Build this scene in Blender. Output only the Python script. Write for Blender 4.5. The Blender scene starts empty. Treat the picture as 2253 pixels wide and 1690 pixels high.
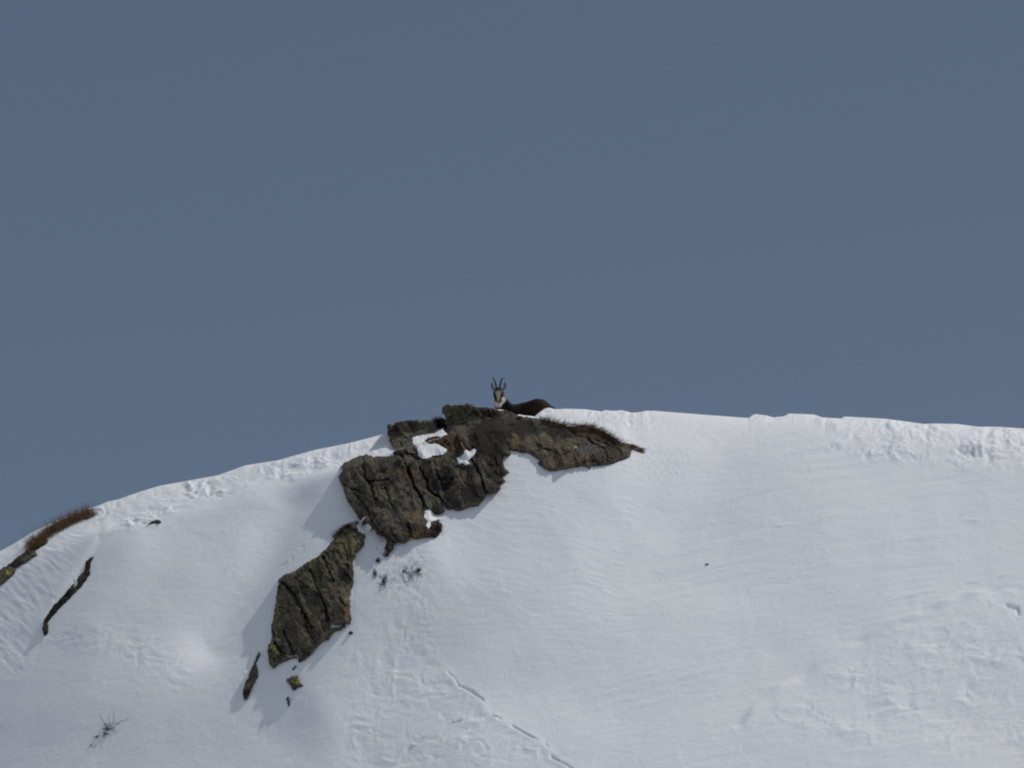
import bpy, math, random
import numpy as np
from mathutils import Vector

scene = bpy.context.scene
C = scene.collection
rng = np.random.default_rng(7)
random.seed(7)

# ------------------------------------------------------------------ camera
FPX = 9640.0                       # focal length in photo pixels (photo 2253 x 1690)
PITCH = math.radians(12.0)
CAM = np.array([0.0, 0.0, 1.6])
cam = bpy.data.objects.new("camera", bpy.data.cameras.new("camera"))
C.objects.link(cam)
cam.location = CAM
cam.rotation_euler = (math.radians(90) + PITCH, 0, 0)
cam.data.sensor_width = 36.0
cam.data.lens = 36.0 * FPX / 2253.0
cam.data.clip_start = 0.5
cam.data.clip_end = 5000
scene.camera = cam

# ------------------------------------------------------------------ light
SUN_AZ = math.radians(46.0)       # clockwise from +Y (away from the camera)
SUN_EL = math.radians(51.0)
sd = Vector((math.sin(SUN_AZ) * math.cos(SUN_EL), math.cos(SUN_AZ) * math.cos(SUN_EL), math.sin(SUN_EL)))
sl = bpy.data.lights.new("sun", 'SUN')
sl.energy = 3.95
sl.angle = math.radians(0.6)
sl.color = (1.0, 0.955, 0.91)
sun = bpy.data.objects.new("sun", sl)
C.objects.link(sun)
sun.rotation_euler = sd.to_track_quat('Z', 'Y').to_euler()

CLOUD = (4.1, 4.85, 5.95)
w = bpy.data.worlds.new("World")
scene.world = w
w.use_nodes = True
nt = w.node_tree
bg = nt.nodes['Background']
sky = nt.nodes.new('ShaderNodeTexSky')
sky.sky_type = 'NISHITA'
sky.sun_disc = False
sky.sun_elevation = SUN_EL
sky.sun_rotation = SUN_AZ
sky.altitude = 3000
sky.air_density = 1.0
sky.dust_density = 0.3
sky.ozone_density = 2.0
# thin high veil over the blue, and bright cloud filling the sky away from the ridge
geo = nt.nodes.new('ShaderNodeTexCoord')


def _vm(op, a, b=None):
    n = nt.nodes.new('ShaderNodeVectorMath'); n.operation = op
    for i, v in enumerate((a, b)):
        if v is None: continue
        if hasattr(v, 'links'): nt.links.new(v, n.inputs[i])
        else: n.inputs[i].default_value = v
    return n


def _mx(fac, a, b, mode='MIX'):
    n = nt.nodes.new('ShaderNodeMix'); n.data_type = 'RGBA'; n.blend_type = mode
    for i, v in ((0, fac), (6, a), (7, b)):
        if hasattr(v, 'links'): nt.links.new(v, n.inputs[i])
        elif isinstance(v, tuple): n.inputs[i].default_value = v + (1,)
        else: n.inputs[i].default_value = v
    return n.outputs[2]


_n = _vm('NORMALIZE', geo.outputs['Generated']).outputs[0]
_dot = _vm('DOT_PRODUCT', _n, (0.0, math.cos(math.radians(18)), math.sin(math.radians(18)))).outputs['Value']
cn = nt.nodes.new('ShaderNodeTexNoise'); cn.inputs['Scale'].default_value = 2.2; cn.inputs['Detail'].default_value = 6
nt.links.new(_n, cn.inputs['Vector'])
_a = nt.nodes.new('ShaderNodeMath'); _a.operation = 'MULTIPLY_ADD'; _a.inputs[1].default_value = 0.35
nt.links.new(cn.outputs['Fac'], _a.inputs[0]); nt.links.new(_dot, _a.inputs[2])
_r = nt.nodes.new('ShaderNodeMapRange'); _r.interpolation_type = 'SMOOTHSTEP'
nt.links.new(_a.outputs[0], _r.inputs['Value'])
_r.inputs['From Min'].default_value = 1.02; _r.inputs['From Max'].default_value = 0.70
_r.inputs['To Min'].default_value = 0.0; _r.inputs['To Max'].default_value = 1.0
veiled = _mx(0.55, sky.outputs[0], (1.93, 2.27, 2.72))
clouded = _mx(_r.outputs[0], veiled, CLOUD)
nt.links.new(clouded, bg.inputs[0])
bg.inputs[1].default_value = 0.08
scene.cycles.pixel_filter_type = 'BLACKMAN_HARRIS'
scene.cycles.filter_width = 2.1
scene.view_settings.view_transform = 'Standard'
scene.view_settings.look = 'None'
scene.view_settings.gamma = 1
scene.view_settings.exposure = -0.6

# ------------------------------------------------------------------ helpers
cp, sp = math.cos(PITCH), math.sin(PITCH)


def uT(px, py):
    cx = (np.asarray(px, float) - 1126.5) / FPX
    cy = (845.0 - np.asarray(py, float)) / FPX
    k = cp - cy * sp
    return cx / k, (sp + cy * cp) / k


def pt(px, py, d):
    """world point seen at a photo pixel at horizontal distance d"""
    u, T = uT(px, py)
    return np.stack([u * d, d + 0 * u, CAM[2] + T * d], -1)


def project(x, y, z):
    z = z - CAM[2]
    f = y * cp + z * sp
    v = -y * sp + z * cp
    f = np.where(f < 1, 1, f)
    return 1126.5 + FPX * x / f, 845.0 - FPX * v / f


def _hash(ix, iy, iz, seed):
    h = (ix.astype(np.int64) * 374761393 + iy.astype(np.int64) * 668265263
         + iz.astype(np.int64) * 2147483647 + seed * 1274126177) & 0xffffffff
    h = ((h ^ (h >> 13)) * 1103515245) & 0xffffffff
    h = ((h ^ (h >> 16)) * 2246822519) & 0xffffffff
    return h ^ (h >> 15)


GR = rng.normal(size=(256, 3)).astype(np.float32)
GR /= np.linalg.norm(GR, axis=1)[:, None]
GR *= 1.6


def noise3(x, y, z, seed=0):
    x, y, z = np.broadcast_arrays(np.asarray(x, np.float32), np.asarray(y, np.float32), np.asarray(z, np.float32))
    ix, iy, iz = np.floor(x), np.floor(y), np.floor(z)
    fx, fy, fz = x - ix, y - iy, z - iz
    ux, uy, uz = [t * t * t * (t * (t * 6 - 15) + 10) for t in (fx, fy, fz)]
    out = 0
    for a in (0, 1):
        for b in (0, 1):
            for c in (0, 1):
                g = GR[(_hash(ix + a, iy + b, iz + c, seed) & 255)]
                v = g[..., 0] * (fx - a) + g[..., 1] * (fy - b) + g[..., 2] * (fz - c)
                out = out + v * (ux if a else 1 - ux) * (uy if b else 1 - uy) * (uz if c else 1 - uz)
    return out


def noise2(x, y, seed=0):
    x, y = np.broadcast_arrays(np.asarray(x, np.float32), np.asarray(y, np.float32))
    ix, iy = np.floor(x), np.floor(y)
    fx, fy = x - ix, y - iy
    ux, uy = [t * t * t * (t * (t * 6 - 15) + 10) for t in (fx, fy)]
    z0 = np.zeros_like(ix)
    out = 0
    for a in (0, 1):
        for b in (0, 1):
            g = GR[(_hash(ix + a, iy + b, z0, seed) & 255)]
            v = g[..., 0] * (fx - a) + g[..., 1] * (fy - b)
            out = out + v * (ux if a else 1 - ux) * (uy if b else 1 - uy)
    return out * 1.3


def fbm2(x, y, seed=0, oct=4, g=0.5):
    o, a = 0, 1.0
    for i in range(oct):
        o = o + a * noise2(x * 2 ** i, y * 2 ** i, seed + i * 17)
        a *= g
    return o


def fbm3(x, y, z, seed=0, oct=3, g=0.5):
    o, a = 0, 1.0
    for i in range(oct):
        o = o + a * noise3(x * 2 ** i, y * 2 ** i, z * 2 ** i, seed + i * 17)
        a *= g
    return o


def sstep(a, b, x):
    t = np.clip((x - a) / (b - a), 0, 1)
    return t * t * (3 - 2 * t)


def seg_dist(px, py, pts, closed=False):
    """distance to a polyline"""
    P = np.array(pts, float)
    n = len(P)
    best = np.full(np.shape(px), 1e9)
    for i in range(n if closed else n - 1):
        a, b = P[i], P[(i + 1) % n]
        ab = b - a
        t = np.clip(((px - a[0]) * ab[0] + (py - a[1]) * ab[1]) / (ab @ ab + 1e-9), 0, 1)
        best = np.minimum(best, np.hypot(px - a[0] - t * ab[0], py - a[1] - t * ab[1]))
    return best


def inside(px, py, pts):
    P = np.array(pts, float)
    r = np.zeros(np.shape(px), bool)
    n = len(P)
    for i in range(n):
        (x0, y0), (x1, y1) = P[i], P[(i + 1) % n]
        if y0 == y1:
            continue
        c = ((y0 > py) != (y1 > py)) & (px < (x1 - x0) * (py - y0) / (y1 - y0) + x0)
        r ^= c
    return r


def near(px, py, pts, r, closed=False):
    """distance to a polyline, worked out only within reach r of it"""
    px, py = np.broadcast_arrays(px, py)
    P = np.array(pts, float)
    out = np.full(px.shape, float(r))
    m = (px > P[:, 0].min() - r) & (px < P[:, 0].max() + r) & (py > P[:, 1].min() - r) & (py < P[:, 1].max() + r)
    out[m] = np.minimum(seg_dist(px[m], py[m], pts, closed), r)
    return out


def polymask(px, py, pts, soft):
    P = np.array(pts, float)
    r = soft
    out = np.zeros(px.shape)
    m = (px > P[:, 0].min() - r) & (px < P[:, 0].max() + r) & (py > P[:, 1].min() - r) & (py < P[:, 1].max() + r)
    d = seg_dist(px[m], py[m], pts, True)
    out[m] = sstep(-soft, soft, np.where(inside(px[m], py[m], pts), d, -d))
    return out


def surface_nets(vol):
    """dual mesh of the zero level (inside < 0); returns verts in index space and quads"""
    nx, ny, nz = vol.shape
    ins = vol < 0
    acc = np.zeros((nx - 1, ny - 1, nz - 1, 3), np.float32)
    cnt = np.zeros((nx - 1, ny - 1, nz - 1), np.float32)
    off = [(a, b, c) for a in (0, 1) for b in (0, 1) for c in (0, 1)]

    def S(A, o):
        return A[o[0]:o[0] + nx - 1, o[1]:o[1] + ny - 1, o[2]:o[2] + nz - 1]
    for o in off:
        for ax in range(3):
            if o[ax]:
                continue
            q = list(o); q[ax] = 1
            ch = S(ins, o) != S(ins, q)
            idx = np.nonzero(ch)
            a, b = S(vol, o)[idx], S(vol, q)[idx]
            t = a / (a - b)
            p = np.tile(np.array(o, np.float32), (len(t), 1))
            p[:, ax] = t
            acc[idx] += p
            cnt[idx] += 1
    idx = np.nonzero(cnt)
    ids = np.full(cnt.shape, -1, np.int64)
    ids[idx] = np.arange(len(idx[0]))
    V = acc[idx] / cnt[idx][:, None] + np.stack(idx, -1)
    Q = []
    for ax in range(3):
        sl0 = [slice(1, -1)] * 3; sl0[ax] = slice(0, -1)
        sl1 = [slice(1, -1)] * 3; sl1[ax] = slice(1, None)
        A, B = ins[tuple(sl0)], ins[tuple(sl1)]
        e = np.stack(np.nonzero(A != B), -1)
        if len(e) == 0:
            continue
        flip = A[tuple(e.T)]
        b1, b2 = (ax + 1) % 3, (ax + 2) % 3
        e = e + 1; e[:, ax] -= 1
        cs = []
        for (p, q) in ((1, 1), (0, 1), (0, 0), (1, 0)):
            c = e.copy(); c[:, b1] -= p; c[:, b2] -= q
            cs.append(ids[c[:, 0], c[:, 1], c[:, 2]])
        q = np.stack(cs, -1)
        q[~flip] = q[~flip][:, ::-1]
        Q.append(q)
    return V, np.concatenate(Q)


def mesh_obj(name, V, F, mat, smooth=True, cols=None, parent=None):
    me = bpy.data.meshes.new(name)
    V = np.asarray(V, np.float32)
    F = np.asarray(F, np.int32)
    k = F.shape[1]
    me.vertices.add(len(V)); me.vertices.foreach_set('co', V.ravel())
    me.loops.add(F.size); me.loops.foreach_set('vertex_index', F.ravel())
    me.polygons.add(len(F))
    me.polygons.foreach_set('loop_start', np.arange(0, F.size, k, dtype=np.int32))
    me.polygons.foreach_set('loop_total', np.full(len(F), k, np.int32))
    me.polygons.foreach_set('use_smooth', np.full(len(F), smooth))
    if cols is not None:
        a = me.color_attributes.new('tint', 'FLOAT_COLOR', 'POINT')
        a.data.foreach_set('color', np.asarray(cols, np.float32).ravel())
    me.update(calc_edges=True)
    me.validate()
    me.materials.append(mat)
    o = bpy.data.objects.new(name, me)
    C.objects.link(o)
    if parent is not None:
        o.parent = parent
    return o


def recenter(o, p):
    """put the object's origin at p without moving its mesh"""
    n = len(o.data.vertices)
    a = np.empty(n * 3, np.float32)
    o.data.vertices.foreach_get('co', a)
    a = a.reshape(-1, 3) - np.asarray(p, np.float32)
    o.data.vertices.foreach_set('co', a.ravel())
    o.data.update()
    o.location = tuple(float(t) for t in p)


def base_of(V):
    V = np.asarray(V)
    return np.array([V[:, 0].mean(), V[:, 1].mean(), V[:, 2].min()])


def tag(o, label=None, cat=None, group=None, kind=None):
    if label: o['label'] = label
    if cat: o['category'] = cat
    if group: o['group'] = group
    if kind: o['kind'] = kind
    return o


# ------------------------------------------------------------------ materials
def new_mat(name, rough=0.8, spec=0.2):
    m = bpy.data.materials.new(name)
    m.use_nodes = True
    b = m.node_tree.nodes['Principled BSDF']
    b.inputs['Roughness'].default_value = rough
    b.inputs['Specular IOR Level'].default_value = spec
    return m, m.node_tree, b


def N(nt, t, **k):
    n = nt.nodes.new(t)
    for a, v in k.items():
        setattr(n, a, v)
    return n


def noise_node(nt, vec, scale, detail=4, rough=0.55, dist=0.0):
    n = N(nt, 'ShaderNodeTexNoise')
    n.inputs['Scale'].default_value = scale
    n.inputs['Detail'].default_value = detail
    n.inputs['Roughness'].default_value = rough
    n.inputs['Distortion'].default_value = dist
    nt.links.new(vec, n.inputs['Vector'])
    return n.outputs['Fac']


def ramp(nt, fac, stops):
    r = N(nt, 'ShaderNodeValToRGB')
    e = r.color_ramp.elements
    while len(e) < len(stops):
        e.new(0.5)
    for i, (p, c) in enumerate(stops):
        e[i].position = p
        e[i].color = (c, c, c, 1) if not isinstance(c, tuple) else c + (1,)
    nt.links.new(fac, r.inputs[0])
    return r.outputs[0]


def mixc(nt, fac, a, b, mode='MIX'):
    m = N(nt, 'ShaderNodeMix', data_type='RGBA', blend_type=mode)
    for s, v in ((0, fac), (6, a), (7, b)):
        if hasattr(v, 'links'):
            nt.links.new(v, m.inputs[s])
        elif isinstance(v, tuple):
            m.inputs[s].default_value = v + (1,)
        else:
            m.inputs[s].default_value = v
    return m.outputs[2]


def mul(nt, a, b, op='MULTIPLY'):
    m = N(nt, 'ShaderNodeMath', operation=op)
    for i, v in enumerate((a, b)):
        if hasattr(v, 'links'):
            nt.links.new(v, m.inputs[i])
        else:
            m.inputs[i].default_value = v
    return m.outputs[0]


def bump(nt, bsdf, terms, normal=None):
    for (h, dist, strength) in terms:
        b = N(nt, 'ShaderNodeBump')
        b.inputs['Distance'].default_value = dist
        b.inputs['Strength'].default_value = strength
        nt.links.new(h, b.inputs['Height'])
        if normal is not None:
            nt.links.new(normal, b.inputs['Normal'])
        normal = b.outputs['Normal']
    nt.links.new(normal, bsdf.inputs['Normal'])


def make_rock_mat(name, lichen=1.0, dark=1.0):
    m, nt, b = new_mat(name, 0.9, 0.03)
    pos = N(nt, 'ShaderNodeNewGeometry').outputs['Position']
    # layering runs steeply down to the right: squash noise across it
    mp = N(nt, 'ShaderNodeMapping')
    mp.inputs['Rotation'].default_value = (0, math.radians(-28), 0)
    mp.inputs['Scale'].default_value = (1.5, 1.0, 0.85)
    nt.links.new(pos, mp.inputs[0])
    st = mp.outputs[0]
    n1 = noise_node(nt, pos, 3.5, 6, 0.6, 0.4)
    n2 = noise_node(nt, st, 9, 6, 0.65)
    n3 = noise_node(nt, pos, 38, 4, 0.7)
    n4 = noise_node(nt, pos, 5.5, 5, 0.6, 0.8)
    n5 = noise_node(nt, st, 22, 5, 0.7)
    col = mixc(nt, ramp(nt, n2, [(0.36, 0.0), (0.62, 1.0)]), (0.075, 0.062, 0.048), (0.185, 0.154, 0.120))
    col = mixc(nt, ramp(nt, n1, [(0.45, 0.0), (0.62, 0.75)]), col, (0.145, 0.132, 0.112))
    col = mixc(nt, mul(nt, ramp(nt, n4, [(0.52, 0.0), (0.60, 1.0)]), 0.75 * dark), col, (0.020, 0.020, 0.022))
    # lichen: map-like crusts
    v = N(nt, 'ShaderNodeTexVoronoi'); v.inputs['Scale'].default_value = 17
    v.inputs['Randomness'].default_value = 1
    nt.links.new(pos, v.inputs['Vector'])
    crust = ramp(nt, v.outputs['Distance'], [(0.0, 1.0), (0.42, 0.0)])
    lm = mul(nt, ramp(nt, n5, [(0.50 - 0.06 * (lichen > 1), 0.0), (0.60 - 0.06 * (lichen > 1), 1.0)]), ramp(nt, n3, [(0.45, 0.10), (0.56, 1.0)]))
    col = mixc(nt, mul(nt, lm, 0.45 * lichen), col, (0.19, 0.178, 0.092))
    lm2 = mul(nt, ramp(nt, noise_node(nt, pos, 13, 3, 0.6), [(0.60, 0.0), (0.66, 1.0)]), crust)
    col = mixc(nt, mul(nt, lm2, 0.6), col, (0.26, 0.225, 0.16))
    sp_ = ramp(nt, noise_node(nt, pos, 75, 2, 0.8), [(0.38, 0.45), (0.62, 1.5)])
    col = mixc(nt, 1.0, col, sp_, 'MULTIPLY')
    pep = mul(nt, ramp(nt, noise_node(nt, pos, 34, 4, 0.75), [(0.50, 0.0), (0.56, 1.0)]), ramp(nt, noise_node(nt, pos, 4.5, 3), [(0.38, 0.25), (0.6, 1.0)]))
    col = mixc(nt, mul(nt, pep, 0.6 * dark), col, (0.022, 0.021, 0.019))
    at = N(nt, 'ShaderNodeAttribute', attribute_name='tint')
    tn = mixc(nt, 1.0, at.outputs['Color'], ramp(nt, noise_node(nt, pos, 48, 3, 0.8), [(0.36, 0.35), (0.52, 0.9), (0.60, 2.6), (0.68, 6.0)]), 'MULTIPLY')
    col = mixc(nt, at.outputs['Alpha'], col, tn)
    nt.links.new(col, b.inputs['Base Color'])
    bump(nt, b, [(n5, 0.022, 0.6), (n3, 0.018, 0.9), (noise_node(nt, pos, 110, 3, 0.7), 0.006, 0.9)])
    return m


ROCK = make_rock_mat('schist_rock')
ROCK_LICHEN = make_rock_mat('schist_rock_lichened', 1.45, 1.2)


def make_snow_mat(name):
    m, nt, b = new_mat(name, 0.75, 0.12)
    pos = N(nt, 'ShaderNodeNewGeometry').outputs['Position']
    n1 = noise_node(nt, pos, 0.6, 5, 0.6)
    col = mixc(nt, ramp(nt, n1, [(0.35, 0.0), (0.65, 1.0)]), (0.80, 0.815, 0.84), (0.83, 0.835, 0.85))
    n2 = noise_node(nt, pos, 4.0, 6, 0.7)
    col = mixc(nt, mul(nt, ramp(nt, n2, [(0.62, 0.0), (0.8, 1.0)]), 0.25), col, (0.72, 0.70, 0.67))
    at = N(nt, 'ShaderNodeAttribute', attribute_name='tint')
    col = mixc(nt, at.outputs['Alpha'], col, at.outputs['Color'])
    nt.links.new(col, b.inputs['Base Color'])
    mp = N(nt, 'ShaderNodeMapping')
    mp.inputs['Rotation'].default_value = (0, math.radians(-18), 0)
    mp.inputs['Scale'].default_value = (0.22, 0.8, 1.0)
    nt.links.new(pos, mp.inputs[0])
    bump(nt, b, [(noise_node(nt, mp.outputs[0], 14, 3, 0.6), 0.012, 0.45),
                 (noise_node(nt, pos, 30, 4, 0.65), 0.010, 0.5),
                 (noise_node(nt, pos, 120, 2, 0.6), 0.003, 0.6)])
    return m


SNOW = make_snow_mat('old_snow')

# ------------------------------------------------------------------ snow hill
SIL = [(-60000, 1000), (-9000, 2500), (-3000, 2200), (-1200, 1850), (-400, 1440), (0, 1213), (28, 1198), (69, 1172), (130, 1143), (191, 1119), (216, 1113),
       (236, 1104), (260, 1099), (305, 1083), (351, 1069), (407, 1059), (479, 1046), (540, 1024), (611, 1013),
       (693, 990), (764, 976), (815, 963), (853, 953), (900, 944), (980, 924), (1040, 908), (1070, 902), (1087, 900.5), (1108, 902),
       (1116, 906), (1128, 912), (1136, 914), (1142, 912), (1152, 914), (1160, 915), (1168, 915.5), (1176, 917), (1186, 908), (1199, 899), (1209, 897), (1217, 900), (1231, 900.5), (1244, 899.5),
       (1265, 900), (1286, 900.5), (1325, 905.5), (1329, 902.5), (1351, 904), (1367, 902.5), (1389, 908), (1403, 907.5),
       (1421, 904), (1440, 904), (1477, 907), (1554, 913), (1647, 920), (1655, 914), (1662, 911), (1685, 914), (1701, 918.5),
       (1724, 916), (1736, 910), (1763, 911), (1790, 912), (1809, 918.5), (1851, 921), (1857, 916.5), (1894, 918.5),
       (1948, 921.5), (1979, 925.5), (2033, 933), (2056, 932), (2106, 933), (2152, 939), (2191, 939), (2253, 943),
       (2600, 962), (3500, 1040), (6000, 1150), (12000, 1300), (60000, 1300)]
DC, W1, W2, SF, SB = 60.0, 2.6, 1.6, 0.78, -0.28
KC = (SF - SB) / (W1 + W2)


def g_prof(d):
    t = np.clip(d - (DC - W1), 0, W1 + W2)
    g = np.minimum(d - (DC - W1), 0) * SF - SF * W1 + SF * t - 0.5 * KC * t * t
    g = g + SB * np.maximum(d - (DC + W2), 0)
    return g


sx, sy = np.array(SIL, float).T
_us, _Ts = uT(sx, sy)
_dd = np.linspace(50, 66, 321)


def sil_T(u):
    return np.interp(u, _us, _Ts)


def _smooth_T(u):
    """the silhouette without its small lumps"""
    k = np.linspace(-2, 2, 81)
    wgt = np.exp(-k * k / 1.2)
    s = 0.011
    return sum(wk * sil_T(u + s * kk) for kk, wk in zip(k, wgt)) / wgt.sum()


def zc_of(T):
    # height offset so that the hill's outline, seen from the camera, has tangent T
    return np.min(T[:, None] * _dd[None] - g_prof(_dd)[None], axis=1)


def macro(px, py):
    """broad drifts and hollows, metres"""
    h = np.zeros(np.shape(px))
    # hollow to the right of the outcrop, bounded by a soft rib
    rib = [(1700, 600), (1560, 900), (1450, 1080), (1400, 1180), (1300, 1300), (1150, 1400), (960, 1500), (760, 1640), (600, 1900)]
    d = seg_dist(px, py, rib)
    d = np.where(inside(px, py, rib + [(-9000, 1900), (-9000, 600)]), d, -d)
    h += 0.05 * np.exp(-(d / 60.0) ** 2) * sstep(880, 1050, py) + 0.34 * -np.logaddexp(-8 * np.logaddexp(0, np.minimum(d, 900) / 16) * 16 / 270, -8.0) / 8 * sstep(1560, 1330, py + 0.25 * (px - 1000)) * sstep(560, 900, px + 0.5 * (py - 1200)) - 0.04 * np.exp(-((d + 90) / 80.) ** 2)
    h += 0.14 * sstep(-8, 95, d) * sstep(980, 1090, py) * sstep(1560, 1340, py + 0.25 * (px - 1000))
    # snow built up under the outcrop, lower left
    h += 0.16 * np.exp(-(seg_dist(px, py, [(700, 1560), (830, 1400), (930, 1300)]) / 75.0) ** 2)
    # hollow left of the big rocks
    h -= 0.14 * np.exp(-(seg_dist(px, py, [(640, 1130), (560, 1300), (470, 1420)]) / 60.0) ** 2)
    # step by the thin dark rock on the left
    stp = [(500, 900), (350, 1150), (215, 1215), (150, 1310), (95, 1395), (60, 1470), (20, 1800)]
    s_ = seg_dist(px, py, stp)
    s_ = np.where(inside(px, py, stp + [(-9000, 1800), (-9000, 900)]), s_, -s_)
    h += 0.06 * sstep(-14, 10, s_) * np.exp(-np.maximum(s_, 0) / 60.0) * sstep(1130, 1220, py) * sstep(1440, 1380, py)
    h += 0.06 * np.exp(-(seg_dist(px, py, [(290, 1230), (240, 1330), (200, 1400)]) / 60.) ** 2)
    h += 0.05 * noise2(px / 420., py / 240., 3) + 0.010 * noise2(px / 110., py / 90., 5)
    return h * sstep(15, 110, py - np.interp(px, sx, sy))


CRACK = [(985, 1482), (1010, 1507), (1040, 1517), (1062, 1530), (1073, 1558), (1100, 1580), (1132, 1600), (1165, 1622),
         (1200, 1640), (1215, 1668), (1265, 1695), (1310, 1730)]
ALLROCK = []   # filled before the fine terrain is made


def detail(px, py):
    h = np.zeros(np.shape(px))
    wx_ = px + 14 * noise2(px / 50, py / 40, 201); wy_ = py + 9 * noise2(px / 50, py / 40, 202)
    patchy = 0.25 + 1.1 * sstep(-0.35, 0.55, fbm2(px / 120., py / 70., 203, 2))
    lum = lambda s, seed: fbm2(wx_ / s, (wy_ + 0.25 * wx_) / (s * 0.55), seed, 4, 0.55)
    bil = lambda s, seed, k=0.45: patchy * (0.42 * fbm2(wx_ / s, (wy_ + 0.25 * wx_) / (s * 0.6), seed, 4, 0.5)
                                    + k * 0.45 * np.clip(noise2(wx_ / s * 2.0, wy_ / s * 3.0, seed + 3) - 0.05, 0, 1) + k * 0.3 * np.clip(noise2(wx_ / s * 3.6, wy_ / s * 5.0, seed + 4) - 0.1, 0, 1))
    m1 = polymask(px, py, [(1640, 850), (1660, 930), (1790, 925), (1850, 955), (1820, 985), (1900, 1000), (2050, 1020), (2160, 1032), (2600, 1040), (2600, 850)], 14)
    h += m1 * (0.055 * bil(50, 11, 1) + 0.010 * lum(26, 12))
    m2 = polymask(px, py, [(1680, 1590), (1780, 1500), (1880, 1420), (2000, 1370), (2120, 1320), (2500, 1290), (2500, 1560), (2200, 1640), (1950, 1640), (1780, 1620)], 60)
    h += m2 * (0.036 * bil(62, 21) + 0.004 * lum(24, 22))
    edge2 = near(px, py, [(1620, 1600), (1720, 1510), (1800, 1460), (1880, 1410), (2000, 1360), (2120, 1315), (2253, 1285)], 40)
    h += 0.035 * np.exp(-(edge2 / 9.) ** 2) * (0.5 + noise2(px / 60, py / 60, 9))
    m3 = polymask(px, py, [(900, 1400), (960, 1460)] + CRACK + [(1200, 1800), (700, 1800), (760, 1500)], 30)
    h += m3 * (0.021 * bil(44, 31) + 0.004 * lum(22, 32))
    m3b = polymask(px, py, [(860, 1280), (950, 1270), (960, 1460), (900, 1480), (850, 1400)], 22)
    h += m3b * 0.005 * lum(16, 36)
    m4 = polymask(px, py, [(150, 1000), (870, 880), (870, 985), (700, 1050), (560, 1080), (400, 1130), (330, 1190), (230, 1200), (180, 1130)], 24)
    h += m4 * (0.052 * bil(44, 41, .8) + 0.007 * lum(30, 42))
    m5 = polymask(px, py, [(-100, 1200), (60, 1180), (200, 1180), (170, 1260), (80, 1370), (60, 1500), (-100, 1500)], 24)
    h += m5 * (0.007 * fbm2((px + py) / 60., (px - py) / 18., 45, 3))
    m6 = polymask(px, py, [(100, 1410), (330, 1420), (420, 1500), (400, 1560), (260, 1480), (100, 1440)], 18)
    h += m6 * 0.007 * lum(24, 47)
    # snow sprinkled with fallen lumps right of the outcrop
    m7 = polymask(px, py, [(1380, 1000), (1520, 1000), (1500, 1070), (1330, 1080), (1330, 1040)], 18)
    h += m7 * 0.018 * np.clip(noise2(px / 7, py / 6, 51) - 0.3, 0, 1)
    # ridge crest near the animal, churned
    m8 = polymask(px, py, [(1170, 880), (1460, 880), (1430, 960), (1300, 930), (1170, 920)], 10)
    h += m8 * 0.045 * bil(40, 55, 1)
    # ripples
    a = sstep(960, 1040, px) * sstep(1460, 1360, px) * sstep(1040, 1090, py) * sstep(1460, 1380, py)
    yy = py + 0.00035 * (px - 1200) ** 2 - 16 * noise2(px / 120, py / 60, 61)
    h += a * (0.0045 * noise2(px / 80., yy / 10., 62) * (0.5 + noise2(px / 90., py / 60., 64)) + 0.0022 * noise2(px / 45., yy / 4.5, 63))
    # wind streaks rising to the right
    q = py + 0.24 * (px - 1500) - 0.00008 * (px - 1400) ** 2
    b_ = sstep(1200, 1500, px + 0.6 * (py - 1200))
    h += (0.4 + 0.8 * sstep(-0.3, 0.5, noise2(px / 210., py / 120., 77))) * b_ * (0.0045 * noise2(px / 260., q / 14., 71) + 0.002 * noise2(px / 120., q / 6., 72))
    for l in ([(1680, 1163), (1800, 1150), (1900, 1115), (1960, 1095)], [(2090, 1148), (2150, 1143), (2210, 1120)],
              [(1400, 1235), (1500, 1200)], [(1900, 1340), (2050, 1300), (2253, 1255)]):
        h += 0.012 * np.exp(-(near(px, py + 2.5 * noise2(px / 22, py / 22, 79), l, 20) / 3.2) ** 2) * sstep(-0.5, 0.5, noise2(px / 60, py / 60, 78)) * sstep(0, 45, px - l[0][0]) * sstep(0, 45, l[-1][0] - px)
    # crack with a raised left lip
    dc_ = near(px, py, CRACK, 50)
    jag = 0.5 + 0.9 * np.abs(noise2(px / 26., py / 26., 81))
    gate = np.exp(-(near(px, py, [(1012, 1507), (1040, 1517), (1060, 1529)], 30) / 9) ** 2) + np.exp(-(near(px, py, [(1130, 1600), (1166, 1623)], 30) / 9) ** 2) + np.exp(-(near(px, py, [(1213, 1672), (1265, 1695)], 30) / 9) ** 2)
    h -= (0.018 + 0.02 * gate) * np.exp(-(dc_ / (3.0 * jag)) ** 2) * np.clip(sstep(0.0, .35, noise2(px / 22., py / 22., 82)) + gate, 0, 1)
    h += 0.02 * np.exp(-(dc_ / 12.) ** 2) * m3
    # notch with its shaded wall, upper right
    qx_ = px + 9 * noise2(px / 14, py / 9, 83); qy_ = py + 5 * noise2(px / 14, py / 9, 84)
    h += 0.07 * np.exp(-(((qx_ - 2150) / 34.) ** 2 + ((qy_ - 985) / 10.) ** 2))
    h -= 0.05 * np.exp(-(((qx_ - 2130) / 20.) ** 2 + ((qy_ - 997 - 0.35 * (qx_ - 2130)) / 7.) ** 2))
    h -= 0.04 * np.exp(-(seg_dist(px, py, [(2215, 1335), (2238, 1340), (2240, 1352)]) / 4.) ** 2)
    # everywhere: a slightly uneven crust
    h += 0.0030 * lum(46, 91) + 0.0009 * lum(12, 92)
    # scattered crumbs of snow
    r = noise2(px / 5., py / 4., 95)
    h += 0.02 * np.clip(r - 0.62, 0, 1) * sstep(1.0, 1.4, fbm2(px / 120, py / 90, 97, 2) + 1.0)
    return h


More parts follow.
